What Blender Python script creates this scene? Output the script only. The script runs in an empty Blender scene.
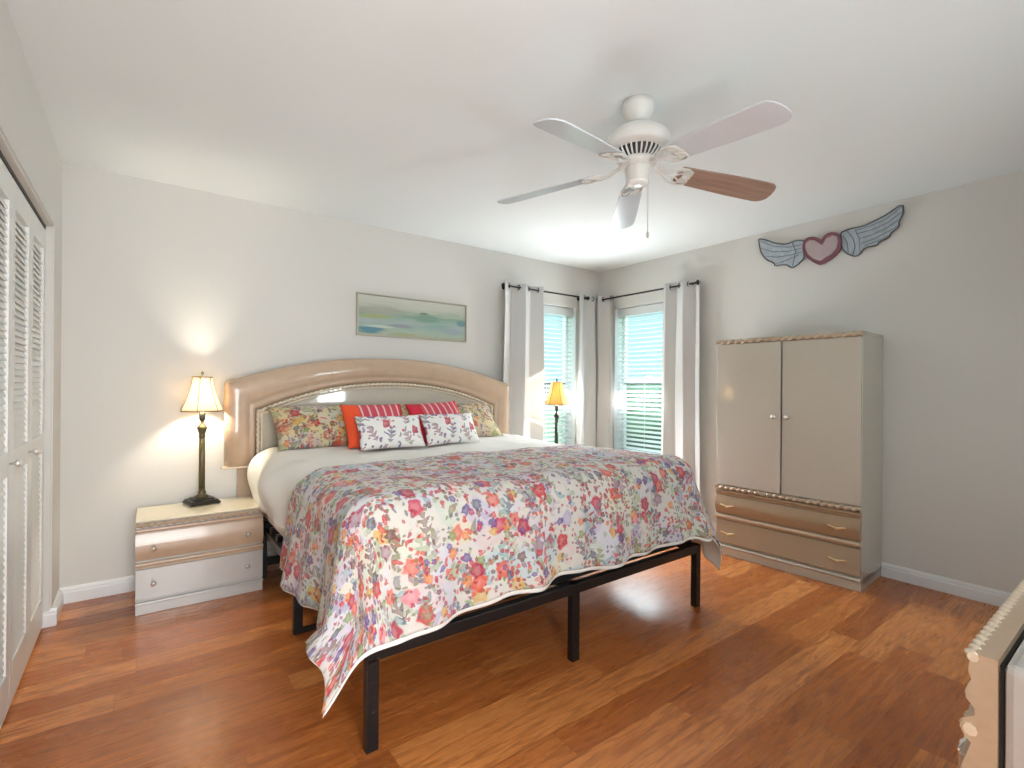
import bpy, bmesh, math, random
from mathutils import Vector, Matrix, noise
S = bpy.context.scene
C = S.collection
PI = math.pi
random.seed(7)
sin, cos = math.sin, math.cos

# ------------------------------------------------------------------ camera
F_PX, YAW, CY, CAM_H, ROLL = 497.9, 0.6411, 386.15, 1.223, 0.0077
cam_d = bpy.data.cameras.new('camera')
cam = bpy.data.objects.new('camera', cam_d); C.objects.link(cam)
cam_d.sensor_width = 36.0
cam_d.lens = 36.0 * F_PX / 1024.0
cam_d.shift_y = (CY - 384.0) / 1024.0
cam_d.clip_start = 0.02
cam.matrix_world = (Matrix.Translation((0, 0, CAM_H)) @ Matrix.Rotation(-YAW, 4, 'Z')
                    @ Matrix.Rotation(PI / 2, 4, 'X') @ Matrix.Rotation(ROLL, 4, 'Z'))
S.camera = cam
S.view_settings.view_transform = 'Standard'
S.view_settings.look = 'None'
S.view_settings.exposure = 0.15
S.view_settings.gamma = 1.0
S.view_settings.use_curve_mapping = False

# ------------------------------------------------------------------ world: hazy daylight sky
w = bpy.data.worlds.new('sky'); S.world = w; w.use_nodes = True
nt = w.node_tree; nt.nodes.clear()
tc = nt.nodes.new('ShaderNodeTexCoord'); sep = nt.nodes.new('ShaderNodeSeparateXYZ')
nt.links.new(tc.outputs['Generated'], sep.inputs[0])
cr = nt.nodes.new('ShaderNodeValToRGB'); nt.links.new(sep.outputs['Z'], cr.inputs[0])
e = cr.color_ramp.elements
e[0].position = 0.0; e[0].color = (0.52, 0.76, 0.82, 1)
e[1].position = 1.0; e[1].color = (0.85, 0.93, 1.0, 1)
a = e.new(0.30); a.color = (0.56, 0.84, 0.95, 1)
mr = nt.nodes.new('ShaderNodeMapRange'); nt.links.new(sep.outputs['Z'], mr.inputs['Value'])
mr.inputs['From Min'].default_value = 0.25; mr.inputs['From Max'].default_value = 0.75
mr.inputs['To Min'].default_value = 1.15; mr.inputs['To Max'].default_value = 12.0
bg = nt.nodes.new('ShaderNodeBackground'); wo = nt.nodes.new('ShaderNodeOutputWorld')
nt.links.new(cr.outputs[0], bg.inputs['Color']); nt.links.new(mr.outputs[0], bg.inputs['Strength'])
nt.links.new(bg.outputs[0], wo.inputs[0])

def area(name, loc, rot, sx, sy, watts, col):
    l = bpy.data.lights.new(name, 'AREA'); l.shape = 'RECTANGLE'; l.size = sx; l.size_y = sy
    l.energy = watts; l.color = col
    o = bpy.data.objects.new(name, l); C.objects.link(o); o.location = loc; o.rotation_euler = rot
    return o
# added fill lamps: in the hall behind the camera and outside the dresser window
area('hall_fill', (0.15, -1.75, 1.35), (math.radians(90), 0, 0), 1.0, 2.0, 108, (0.945, 0.975, 1.0))
area('added_window_fill', (2.30, -0.56, 1.12), (math.radians(90), 0, 0), 0.42, 0.36, 18, (0.85, 0.93, 1.0))

# daylight through the two corner windows: sky light falling in, and light thrown up by the bright ground
for nm, tilt, watts in (('window_sky', 48, 18), ('window_bounce', 132, 10)):
    for loc, rz in (((3.22, 3.66, 1.28), 0), ((3.875, 3.13, 1.28), -PI / 2)):
        l = area(nm, loc, (math.radians(tilt), 0, rz + PI), .60, 1.30, watts, (0.90, 0.96, 1.0))
        if tilt > 90: l.location.z = .93
        l.rotation_mode = 'XYZ'; l.rotation_euler = (Matrix.Rotation(rz, 3, 'Z') @ Matrix.Rotation(-math.radians(tilt), 3, 'X')).to_euler()
        l.data.spread = math.radians(90); l.data.size_y = .5
# ceiling fill from an uplight added out of view by the doorway
sp = bpy.data.lights.new('ceiling_fill', 'SPOT'); sp.energy = 36; sp.color = (0.94, 0.97, 1.0)
sp.spot_size = math.radians(150); sp.spot_blend = .6; sp.shadow_soft_size = .12
spo = bpy.data.objects.new('ceiling_fill', sp); C.objects.link(spo); spo.location = (.84, -.24, 1.26); spo.rotation_euler = (PI, 0, 0)

# ------------------------------------------------------------------ helpers
def rgb(r, g, b):
    f = lambda c: (c / 255 / 12.92) if c / 255 <= 0.04045 else ((c / 255 + 0.055) / 1.055) ** 2.4
    return (f(r), f(g), f(b), 1)

def mat(name, col, rough=0.5, metal=0.0, coat=0.0, spec=0.5, nscale=0, namt=0.0, bump=0.0, bscale=200, **kw):
    m = bpy.data.materials.new(name); m.use_nodes = True
    t = m.node_tree; p = t.nodes['Principled BSDF']
    p.inputs['Base Color'].default_value = col
    p.inputs['Roughness'].default_value = rough
    p.inputs['Metallic'].default_value = metal
    p.inputs['Coat Weight'].default_value = coat
    p.inputs['Coat Roughness'].default_value = 0.04
    p.inputs['Specular IOR Level'].default_value = spec
    for k, v in kw.items(): p.inputs[k.replace('_', ' ')].default_value = v
    tcn = t.nodes.new('ShaderNodeTexCoord')
    if nscale:
        n = t.nodes.new('ShaderNodeTexNoise'); n.inputs['Scale'].default_value = nscale
        n.inputs['Detail'].default_value = 4
        t.links.new(tcn.outputs['Object'], n.inputs['Vector'])
        mx = t.nodes.new('ShaderNodeMix'); mx.data_type = 'RGBA'
        mx.inputs['A'].default_value = tuple(c * (1 - namt) for c in col[:3]) + (1,)
        mx.inputs['B'].default_value = tuple(min(1, c * (1 + namt)) for c in col[:3]) + (1,)
        t.links.new(n.outputs['Fac'], mx.inputs['Factor']); t.links.new(mx.outputs['Result'], p.inputs['Base Color'])
    if bump:
        n2 = t.nodes.new('ShaderNodeTexNoise'); n2.inputs['Scale'].default_value = bscale; n2.inputs['Detail'].default_value = 3
        t.links.new(tcn.outputs['Object'], n2.inputs['Vector'])
        b = t.nodes.new('ShaderNodeBump'); b.inputs['Strength'].default_value = bump; b.inputs['Distance'].default_value = 0.004
        t.links.new(n2.outputs['Fac'], b.inputs['Height']); t.links.new(b.outputs[0], p.inputs['Normal'])
    return m

class MB:
    def __init__(s): s.v = []; s.f = []; s.sm = []; s.uv = []
    def add(s, vs, fs, smooth=False, uvs=None):
        o = len(s.v); s.v += [tuple(v) for v in vs]
        for f in fs: s.f.append([i + o for i in f]); s.sm.append(smooth)
        s.uv += (uvs if uvs else [(v[0], v[1]) for v in vs])
        return s
    def box(s, x0, x1, y0, y1, z0, z1):
        vs = [(x, y, z) for z in (z0, z1) for y in (y0, y1) for x in (x0, x1)]
        return s.add(vs, [(0, 2, 3, 1), (4, 5, 7, 6), (0, 1, 5, 4), (2, 6, 7, 3), (0, 4, 6, 2), (1, 3, 7, 5)])
    def bar(s, p, q, w, h):                       # square bar from p to q
        p, q = Vector(p), Vector(q); d = (q - p).normalized()
        up = Vector((0, 0, 1)) if abs(d.z) < .9 else Vector((1, 0, 0))
        a = d.cross(up).normalized(); b = a.cross(d)
        vs = [c + a * (i * w / 2) + b * (j * h / 2) for c in (p, q) for i, j in ((-1, -1), (1, -1), (1, 1), (-1, 1))]
        return s.add(vs, [(3, 2, 1, 0), (4, 5, 6, 7), (0, 1, 5, 4), (1, 2, 6, 5), (2, 3, 7, 6), (3, 0, 4, 7)])
    def tube(s, path, r, n=10, cap=True, radf=None):
        P = [Vector(p) for p in path]; N = len(P); vs = []
        prev = None
        for i, p in enumerate(P):
            d = (P[min(i + 1, N - 1)] - P[max(i - 1, 0)])
            d = d.normalized() if d.length > 1e-9 else Vector((0, 0, 1))
            if prev is None:
                up = Vector((0, 0, 1)) if abs(d.z) < .9 else Vector((1, 0, 0))
                a = d.cross(up).normalized()
            else:
                a = (prev - d * prev.dot(d)).normalized()
            prev = a; b = d.cross(a)
            rr = r[i] if isinstance(r, (list, tuple)) else r
            for k in range(n):
                th = 2 * PI * k / n; q = rr * (radf(i, th) if radf else 1)
                vs.append(p + a * cos(th) * q + b * sin(th) * q)
        fs = [(i * n + k, i * n + (k + 1) % n, (i + 1) * n + (k + 1) % n, (i + 1) * n + k) for i in range(N - 1) for k in range(n)]
        o = len(s.v); s.add(vs, fs, True)
        if cap:                                   # flat end caps on vertices of their own
            for e_, rev in ((0, True), ((N - 1) * n, False)):
                ids = list(range(n))[::-1] if rev else list(range(n))
                s.add([s.v[o + e_ + k] for k in range(n)], [tuple(ids)], False)
        return s
    def lathe(s, prof, n=24, c=(0, 0, 0), lob=None):
        vs = []
        for r, z in prof:
            for k in range(n):
                th = 2 * PI * k / n; q = r * (lob(th) if lob else 1)
                vs.append((c[0] + q * cos(th), c[1] + q * sin(th), c[2] + z))
        N = len(prof)
        fs = [(i * n + k, i * n + (k + 1) % n, (i + 1) * n + (k + 1) % n, (i + 1) * n + k) for i in range(N - 1) for k in range(n)]
        fs += [tuple(range(n))[::-1], tuple((N - 1) * n + k for k in range(n))]
        return s.add(vs, fs, True)
    def prism(s, pts, f0, f1, smooth=False):      # pts 2D, f0/f1 map (a,b)->3D near/far
        n = len(pts); vs = [f0(*p) for p in pts] + [f1(*p) for p in pts]
        fs = [tuple(range(n)), tuple(range(2 * n - 1, n - 1, -1))] + [(k, (k + 1) % n, n + (k + 1) % n, n + k) for k in range(n)]
        return s.add(vs, fs, smooth)
    def grid(s, fn, nu, nv, uvf=None, closed=False, smooth=True):
        vs = []; uvs = []
        for j in range(nv + 1):
            for i in range(nu + 1):
                u, v = i / nu, j / nv; vs.append(fn(u, v)); uvs.append(uvf(u, v) if uvf else (u, v))
        fs = [(j * (nu + 1) + i, j * (nu + 1) + i + 1, (j + 1) * (nu + 1) + i + 1, (j + 1) * (nu + 1) + i) for j in range(nv) for i in range(nu)]
        return s.add(vs, fs, smooth, uvs)
    def rope(s, path, r, pitch):                  # twisted rope moulding
        P = [Vector(p) for p in path]; L = [0]
        for a, b in zip(P, P[1:]): L.append(L[-1] + (b - a).length)
        n = max(2, int(L[-1] / (pitch / 8))); pts = []; k = 0
        for i in range(n + 1):
            d = L[-1] * i / n
            while k < len(L) - 2 and L[k + 1] < d: k += 1
            t = (d - L[k]) / max(1e-9, L[k + 1] - L[k]); pts.append(P[k].lerp(P[k + 1], t))
        step = L[-1] / n
        return s.tube(pts, r, 10, True, lambda i, th: 0.70 + 0.30 * cos(2 * PI * i * step / pitch + th))
    def build(s, name, m, parent=None, bevel=0, solid=0, sub=0, fix=True):
        me = bpy.data.meshes.new(name); me.from_pydata(s.v, [], s.f)
        me.polygons.foreach_set('use_smooth', s.sm)
        ul = me.uv_layers.new(name='UVMap')
        for lp in me.loops: ul.data[lp.index].uv = s.uv[lp.vertex_index]
        if fix:
            bm = bmesh.new(); bm.from_mesh(me); bmesh.ops.recalc_face_normals(bm, faces=bm.faces); bm.to_mesh(me); bm.free()
        me.materials.append(m); me.update()
        o = bpy.data.objects.new(name, me); C.objects.link(o)
        if parent: o.parent = parent
        if bevel:
            b = o.modifiers.new('bevel', 'BEVEL'); b.width = bevel; b.segments = 2; b.limit_method = 'ANGLE'
        if solid:
            b = o.modifiers.new('solid', 'SOLIDIFY'); b.thickness = solid; b.offset = 0
        if sub:
            b = o.modifiers.new('sub', 'SUBSURF'); b.levels = sub; b.render_levels = sub
        return o

def empty(name, loc=(0, 0, 0), rz=0):
    o = bpy.data.objects.new(name, None); C.objects.link(o); o.location = loc; o.rotation_euler = (0, 0, rz)
    o.empty_display_size = .05
    return o
def tag(o, label=None, cat=None, group=None, kind=None):
    if label: o['label'] = label
    if cat: o['category'] = cat
    if group: o['group'] = group
    if kind: o['kind'] = kind
    return o
def struct(o): o['kind'] = 'structure'; return o
def copy_tree(o, parent=None):
    c = o.copy(); C.objects.link(c); c.parent = parent
    for ch in o.children: copy_tree(ch, c)
    return c

# ------------------------------------------------------------------ node tools
class NT:
    def __init__(s, m): s.t = m.node_tree
    def n(s, k, **kw):
        o = s.t.nodes.new('ShaderNode' + k)
        for a, b in kw.items(): setattr(o, a, b)
        return o
    def link(s, a, b): s.t.links.new(a, b)
    def put(s, sock, v):
        if isinstance(v, bpy.types.NodeSocket): s.link(v, sock)
        else: sock.default_value = v
    def math(s, op, a, b=0.0, c=None, clamp=False):
        o = s.n('Math', operation=op); o.use_clamp = clamp
        s.put(o.inputs[0], a); s.put(o.inputs[1], b)
        if c is not None: s.put(o.inputs[2], c)
        return o.outputs[0]
    def vmath(s, op, a, b=(0, 0, 0)):
        o = s.n('VectorMath', operation=op); s.put(o.inputs[0], a); s.put(o.inputs[1], b)
        return o.outputs['Value'] if op in ('LENGTH', 'DOT_PRODUCT') else o.outputs[0]
    def mix(s, f, a, b, mode='MIX'):
        o = s.n('Mix', data_type='RGBA', blend_type=mode); s.put(o.inputs['Factor'], f); s.put(o.inputs['A'], a); s.put(o.inputs['B'], b)
        return o.outputs['Result']
    def noise(s, vec, scale, detail=3, rough=.5):
        o = s.n('TexNoise'); s.link(vec, o.inputs['Vector']); o.inputs['Scale'].default_value = scale
        o.inputs['Detail'].default_value = detail; o.inputs['Roughness'].default_value = rough
        return o
    def ramp(s, fac, stops, const=False):
        o = s.n('ValToRGB'); s.put(o.inputs[0], fac); r = o.color_ramp
        if const: r.interpolation = 'CONSTANT'
        r.elements[0].position = stops[0][0]; r.elements[0].color = stops[0][1]
        r.elements[1].position = stops[-1][0]; r.elements[1].color = stops[-1][1]
        for p, c in stops[1:-1]:
            q = r.elements.new(p); q.color = c
        return o.outputs[0]
    def sep(s, v):
        o = s.n('SeparateXYZ'); s.link(v, o.inputs[0]); return o.outputs
    def smooth(s, v, lo, hi):       # 0 at lo, 1 at hi
        o = s.n('MapRange', interpolation_type='SMOOTHSTEP'); s.put(o.inputs['Value'], v)
        s.put(o.inputs['From Min'], lo); s.put(o.inputs['From Max'], hi)
        return o.outputs[0]

def motif(N, uv, col, kind, cells, size, density, palette, seed, gate=None, alpha=0.9, rnd=0.85):
    """scatter one kind of printed motif over the cloth; cells = motifs per metre"""
    v = N.vmath('MULTIPLY', uv, (cells, cells, 1)); v = N.vmath('ADD', v, (seed * 3.71, seed * 5.13, 0))
    vo = N.n('TexVoronoi', voronoi_dimensions='2D'); vo.inputs['Scale'].default_value = 1; vo.inputs['Randomness'].default_value = rnd
    N.link(v, vo.inputs['Vector'])
    loc = N.vmath('SUBTRACT', v, vo.outputs['Position'])
    r = N.sep(vo.outputs['Color']); l = N.sep(loc)
    th = N.math('MULTIPLY', r[2], 6.283)
    if kind == 'spray':
        th = N.math('MULTIPLY_ADD', r[2], 1.4, 0.9)
    ct, st = N.math('COSINE', th), N.math('SINE', th)
    x = N.math('ADD', N.math('MULTIPLY', l[0], ct), N.math('MULTIPLY', l[1], st))
    y = N.math('SUBTRACT', N.math('MULTIPLY', l[1], ct), N.math('MULTIPLY', l[0], st))
    s = size
    if kind == 'dot':
        d = N.math('DIVIDE', N.vmath('LENGTH', loc), s)
    elif kind == 'flower':
        an = N.math('ARCTAN2', y, x)
        rad = N.math('MULTIPLY_ADD', N.math('COSINE', N.math('MULTIPLY', an, 5)), s * .11, s * .84)
        d = N.math('DIVIDE', N.vmath('LENGTH', loc), rad)
    elif kind == 'leaf':
        yy = N.math('ADD', N.math('MULTIPLY', y, 3.0), N.math('MULTIPLY', N.math('MULTIPLY', x, x), 1.2 / s))
        d = N.math('DIVIDE', N.math('SQRT', N.math('ADD', N.math('MULTIPLY', x, x), N.math('MULTIPLY', yy, yy))), s)
    else:                                        # spray: stem with leaflets both sides
        ay = N.math('ABSOLUTE', y)
        teeth = N.math('MULTIPLY_ADD', N.math('SINE', N.math('SUBTRACT', N.math('MULTIPLY', x, 26 / s * .5), N.math('MULTIPLY', ay, 18 / s * .5))), .5, .5)
        env = N.math('SUBTRACT', 1.0, N.math('DIVIDE', N.math('MULTIPLY', x, x), s * s))
        half = N.math('MULTIPLY', N.math('MAXIMUM', env, 0.0), N.math('MULTIPLY_ADD', teeth, s * .48, s * .05))
        d = N.math('DIVIDE', ay, N.math('MAXIMUM', half, .0001))
    m = N.math('SUBTRACT', 1.0, N.smooth(d, .78, 1.08))
    m = N.math('MULTIPLY', m, N.math('LESS_THAN', r[0], density))
    if gate is not None: m = N.math('MULTIPLY', m, gate)
    k = len(palette)
    pc = N.ramp(r[1], [(i / k, p) for i, p in enumerate(palette)] if k > 1 else [(0, palette[0]), (1, palette[0])], True)
    inner = N.math('MULTIPLY', N.smooth(d, .15, .75), .18) if kind != 'dot' else .18
    pc = N.mix(N.math('MULTIPLY_ADD', inner, -1.0, .18), pc, rgb(244, 234, 224))
    m = N.math('MULTIPLY', m, alpha)
    return N.mix(m, col, pc)

RED, CRIM, CORAL, PINK, ORNG, MUST = rgb(205, 60, 62), rgb(176, 36, 70), rgb(222, 98, 78), rgb(232, 128, 138), rgb(226, 138, 74), rgb(214, 172, 88)
LAV, PURP, MAUV, SLAT = rgb(178, 168, 198), rgb(98, 78, 150), rgb(158, 118, 138), rgb(92, 98, 124)
SAGE, GRN, OLIV, TEAL, BRN, GRY = rgb(168, 180, 150), rgb(134, 160, 100), rgb(128, 128, 88), rgb(134, 172, 178), rgb(122, 86, 82), rgb(136, 134, 142)

def floral(name, base, wash=True, dense=1.0, zoom=1.0, tint=(1, 1, 1, 1), warm=False, border=None):
    m = bpy.data.materials.new(name); m.use_nodes = True; N = NT(m); p = N.t.nodes['Principled BSDF']
    p.inputs['Roughness'].default_value = 0.85; p.inputs['Specular IOR Level'].default_value = .2
    p.inputs['Sheen Weight'].default_value = .15
    uv0 = N.n('TexCoord').outputs['UV']
    off = N.vmath('SUBTRACT', N.noise(uv0, 9, 2).outputs['Color'], (.5, .5, .5))
    off2 = N.vmath('SUBTRACT', N.noise(uv0, 55, 2).outputs['Color'], (.5, .5, .5))
    uv = N.vmath('ADD', N.vmath('ADD', uv0, N.vmath('MULTIPLY', off, (.03, .03, 0))), N.vmath('MULTIPLY', off2, (.020, .020, 0)))
    uv = N.vmath('MULTIPLY', uv, (zoom, zoom, 1))
    col = base
    if wash:
        n1 = N.noise(uv, 5.0, 3)
        col = N.ramp(n1.outputs['Fac'], [(0, rgb(200, 200, 214)), (.40, rgb(214, 212, 220)), (.47, base), (.58, base), (.64, rgb(216, 220, 204)), (1, rgb(226, 212, 204))])
    g1 = N.smooth(N.noise(uv, 4.2, 2).outputs['Fac'], .47, .53)
    g2 = N.smooth(N.noise(N.vmath('ADD', uv, (7.3, 2.1, 0)), 4.6, 2).outputs['Fac'], .49, .54)
    D = dense
    L = lambda *a, **k: motif(N, uv, col, *a, **k)
    col = L('flower', 7, .50, .60 * D, [rgb(198, 190, 212), rgb(200, 210, 198), rgb(218, 200, 200), rgb(190, 206, 212), rgb(224, 212, 190)], 1, alpha=.75)
    col = L('spray', 6, .50, .62 * D, [SAGE, GRY, rgb(176, 168, 172), TEAL, MAUV, rgb(150, 146, 154)], 2, alpha=.8)
    col = L('leaf', 13, .42, .50 * D, [SAGE, OLIV, GRY, GRN, LAV, TEAL], 3, alpha=.75)
    col = L('spray', 9, .46, .40 * D, [rgb(164, 158, 164), SAGE, LAV, TEAL, CORAL], 12, alpha=.7)
    col = L('flower', 11, .42, .28 * D, [PINK, CORAL, LAV, MUST, SAGE, LAV, MAUV], 4, alpha=.8)
    col = L('dot', 42, .40, .52, [RED, CORAL, CRIM, MAUV, BRN, SAGE], 5, gate=g1, alpha=.78)
    col = L('leaf', 20, .46, .50, [RED, CRIM, CORAL, RED, BRN], 6, gate=g2, alpha=.85)
    col = L('flower', 9, .36, .32 * D, [CRIM, RED, rgb(206, 66, 92), CORAL], 7, alpha=.9)
    col = L('spray', 8, .44, .36 * D, [rgb(118, 104, 124), OLIV, BRN, SLAT], 8, alpha=.75)
    col = L('flower', 17, .40, .26 * D, [PURP, SLAT, BRN, MUST, ORNG, GRN], 9, alpha=.85)
    col = L('dot', 52, .36, .26, [BRN, OLIV, SLAT, CRIM], 10, alpha=.7)
    col = L('flower', 30, .42, .14, [RED, BRN, PURP, CRIM, SAGE], 11, alpha=.8)
    col = N.mix(.18, col, N.mix(N.noise(uv, 60, 2).outputs['Fac'], rgb(170, 165, 160), rgb(255, 252, 246)), 'MULTIPLY')
    hs = N.n('HueSaturation'); hs.inputs['Saturation'].default_value = 1.0; hs.inputs['Value'].default_value = .91; N.link(col, hs.inputs['Color']); col = hs.outputs[0]
    if tint != (1, 1, 1, 1): col = N.mix(1.0, col, tint, 'MULTIPLY')
    N.link(col, p.inputs['Base Color'])
    b = N.n('Bump'); b.inputs['Strength'].default_value = .35; b.inputs['Distance'].default_value = .006
    N.link(N.noise(uv0, 28, 3).outputs['Fac'], b.inputs['Height']); N.link(b.outputs[0], p.inputs['Normal'])
    return m

# ------------------------------------------------------------------ materials
M = {}
M['wall'] = mat('wall_paint', rgb(214, 212, 207), .75, spec=.25, bump=.05, bscale=320)
M['ceiling'] = mat('ceiling_paint', rgb(228, 233, 233), .85, spec=.2, bump=.04, bscale=260)
M['trim'] = mat('white_trim_paint', rgb(228, 230, 231), .35)
M['door'] = mat('white_door_paint', rgb(226, 226, 222), .4)
M['lacq'] = mat('grey_beige_lacquer', rgb(192, 184, 170), .07, coat=.6, nscale=30, namt=.03)
M['lacq_light'] = mat('pale_grey_lacquer', rgb(190, 187, 183), .16, coat=.6, nscale=30, namt=.02)
M['tan'] = mat('pink_tan_lacquer', rgb(188, 162, 138), .24, coat=.3, nscale=14, namt=.10)
M['tan_dk'] = mat('bronze_tan_lacquer', rgb(162, 136, 108), .20, coat=.4, nscale=14, namt=.10)
M['rope'] = mat('whitewashed_tan_moulding', rgb(186, 162, 136), .34, coat=.3, nscale=60, namt=.12)
M['rope_lt'] = mat('cream_moulding', rgb(222, 206, 182), .25, coat=.3, nscale=60, namt=.08)
M['cream'] = mat('cream_lacquer_top', rgb(226, 216, 190), .15, coat=.4, nscale=20, namt=.03)
M['nickel'] = mat('brushed_nickel', rgb(225, 222, 216), .35, .8)
M['brass'] = mat('brass', rgb(236, 214, 172), .3, .7)
M['black'] = mat('black_powder_coat', rgb(20, 21, 23), .35)
M['rod'] = mat('dark_bronze_rod', rgb(46, 42, 42), .35, .6)
M['fan'] = mat('white_fan_enamel', rgb(226, 226, 222), .28)
M['fan_dark'] = mat('fan_vent_dark', rgb(70, 70, 72), .6)
M['blade'] = mat('white_fan_blade', rgb(204, 211, 218), .22, coat=.2, nscale=8, namt=.04)
M['dark'] = mat('dark_gap', rgb(28, 24, 22), .8)
M['white_cloth'] = mat('white_cotton', rgb(236, 234, 228), .9, spec=.15, bump=.25, bscale=26)
M['mattress'] = mat('mattress_ticking', rgb(220, 218, 212), .9, spec=.1, nscale=40, namt=.04)
M['sash'] = mat('grey_sash', rgb(96, 100, 104), .5)
M['curtain'] = mat('pale_grey_curtain', rgb(213, 212, 210), .85, spec=.1, bump=.12, bscale=400)
M['slat'] = mat('white_blind_slat', rgb(232, 236, 236), .4)
M['leafy'] = mat('hedge_leaves', rgb(104, 134, 100), .7, nscale=6, namt=.5)
M['lawn'] = mat('lawn_grass', rgb(120, 146, 108), .9, nscale=3, namt=.25)
M['bark'] = mat('tree_bark', rgb(110, 92, 76), .9, nscale=12, namt=.3)

def translucent(m, fac, col):
    N = NT(m); p = N.t.nodes['Principled BSDF']; out = N.t.nodes['Material Output']
    tr = N.n('BsdfTranslucent'); tr.inputs[0].default_value = col
    mx = N.n('MixShader'); mx.inputs[0].default_value = fac
    N.link(p.outputs[0], mx.inputs[1]); N.link(tr.outputs[0], mx.inputs[2]); N.link(mx.outputs[0], out.inputs[0])
translucent(M['curtain'], .22, rgb(225, 222, 215))
translucent(M['slat'], .25, rgb(235, 240, 240))

def glassy(name, tint, fac, rough=0.0):
    m = bpy.data.materials.new(name); m.use_nodes = True; N = NT(m); N.t.nodes.remove(N.t.nodes['Principled BSDF'])
    out = N.t.nodes['Material Output']
    tr = N.n('BsdfTransparent'); tr.inputs[0].default_value = tint
    gl = N.n('BsdfGlossy'); gl.inputs['Roughness'].default_value = rough
    mx = N.n('MixShader'); mx.inputs[0].default_value = fac
    N.link(tr.outputs[0], mx.inputs[1]); N.link(gl.outputs[0], mx.inputs[2]); N.link(mx.outputs[0], out.inputs[0])
    return m
M['glass'] = glassy('window_glass', (.96, 1, .99, 1), .05)
m = bpy.data.materials.new('insect_screen'); m.use_nodes = True; N = NT(m)
p = N.t.nodes['Principled BSDF']; p.inputs['Base Color'].default_value = rgb(92, 100, 100); p.inputs['Roughness'].default_value = .8
tr = N.n('BsdfTransparent'); mx = N.n('MixShader'); mx.inputs[0].default_value = .42
N.link(tr.outputs[0], mx.inputs[1]); N.link(p.outputs[0], mx.inputs[2]); N.link(mx.outputs[0], N.t.nodes['Material Output'].inputs[0])
M['screen'] = m

def shade_mat(name, col, tcol):
    m = mat(name, col, .8, spec=.1); translucent(m, .40, tcol); return m
M['shade'] = shade_mat('cream_lampshade_fabric', rgb(232, 222, 200), rgb(250, 238, 214))
M['shade_gold'] = shade_mat('amber_lampshade_fabric', rgb(206, 172, 122), rgb(236, 198, 136))
M['shade_trim'] = mat('lampshade_braid', rgb(132, 96, 66), .8)
M['bronze'] = mat('antique_bronze', rgb(92, 84, 58), .38, .35, nscale=40, namt=.35)
M['bronze_dk'] = mat('dark_antique_bronze', rgb(48, 46, 42), .35, .4, nscale=40, namt=.35)
bm_ = mat('lit_bulb', rgb(255, 240, 210), .5); q = bm_.node_tree.nodes['Principled BSDF']
q.inputs['Emission Color'].default_value = rgb(255, 226, 170); q.inputs['Emission Strength'].default_value = 6.0
M['bulb'] = bm_

# laminate floor ---------------------------------------------------
m = bpy.data.materials.new('oak_laminate'); m.use_nodes = True; N = NT(m); p = N.t.nodes['Principled BSDF']
oc = N.n('TexCoord').outputs['Object']; xyz = N.sep(oc)
row = N.math('DIVIDE', N.math('ADD', xyz[1], .005), .132); ri = N.math('FLOOR', row); rf = N.math('FRACT', row)
wn = N.n('TexWhiteNoise', noise_dimensions='1D'); N.link(ri, wn.inputs['W'])
col_ = N.math('DIVIDE', N.math('ADD', xyz[0], N.math('MULTIPLY', wn.outputs['Value'], 3.1)), .92); ci = N.math('FLOOR', col_); cf = N.math('FRACT', col_)
cmb = N.n('CombineXYZ'); N.link(ri, cmb.inputs[0]); N.link(ci, cmb.inputs[1])
w2 = N.n('TexWhiteNoise', noise_dimensions='3D'); N.link(cmb.outputs[0], w2.inputs['Vector'])
sh = N.vmath('MULTIPLY', w2.outputs['Color'], (9, 9, 9))
gv = N.vmath('ADD', N.vmath('MULTIPLY', oc, (.75, 8.5, 1)), sh)
warp = N.noise(gv, 1.6, 3)
gv2 = N.vmath('ADD', N.vmath('MULTIPLY', oc, (2.6, 62, 1)), N.vmath('ADD', sh, N.vmath('MULTIPLY', warp.outputs['Color'], (0, 9, 0))))
g = N.noise(gv2, 1.5, 5, .6)
rings = N.math('MULTIPLY_ADD', N.math('SINE', N.math('MULTIPLY', warp.outputs['Fac'], 52.0)), .5, .5)
base = N.ramp(w2.outputs['Value'], [(0, rgb(160, 90, 42)), (.25, rgb(194, 116, 58)), (.5, rgb(176, 100, 46)), (.75, rgb(210, 134, 72)), (1, rgb(222, 146, 84))])
c1 = N.mix(N.math('MULTIPLY', N.smooth(g.outputs['Fac'], .50, .66), .55), base, rgb(136, 68, 28))
c1 = N.mix(N.math('MULTIPLY', N.smooth(rings, .60, 1.0), .38), c1, rgb(128, 62, 28))
c1 = N.mix(N.math('MULTIPLY', N.smooth(g.outputs['Fac'], .45, .25), .30), c1, rgb(216, 148, 88))
edge = N.math('MINIMUM', N.math('MULTIPLY', N.math('MINIMUM', rf, N.math('SUBTRACT', 1.0, rf)), .132), N.math('MULTIPLY', N.math('MINIMUM', cf, N.math('SUBTRACT', 1.0, cf)), .92))
em = N.math('SUBTRACT', 1.0, N.smooth(edge, .0006, .0020))
c1 = N.mix(N.math('MULTIPLY', em, .40), c1, rgb(84, 40, 18))
N.link(c1, p.inputs['Base Color'])
p.inputs['Roughness'].default_value = .24; p.inputs['Specular IOR Level'].default_value = .55
N.link(N.math('MULTIPLY_ADD', g.outputs['Fac'], .10, .23), p.inputs['Roughness'])
b = N.n('Bump'); b.inputs['Strength'].default_value = .08; b.inputs['Distance'].default_value = .002
N.link(g.outputs['Fac'], b.inputs['Height']); N.link(b.outputs[0], p.inputs['Normal'])
M['floor'] = m

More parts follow.
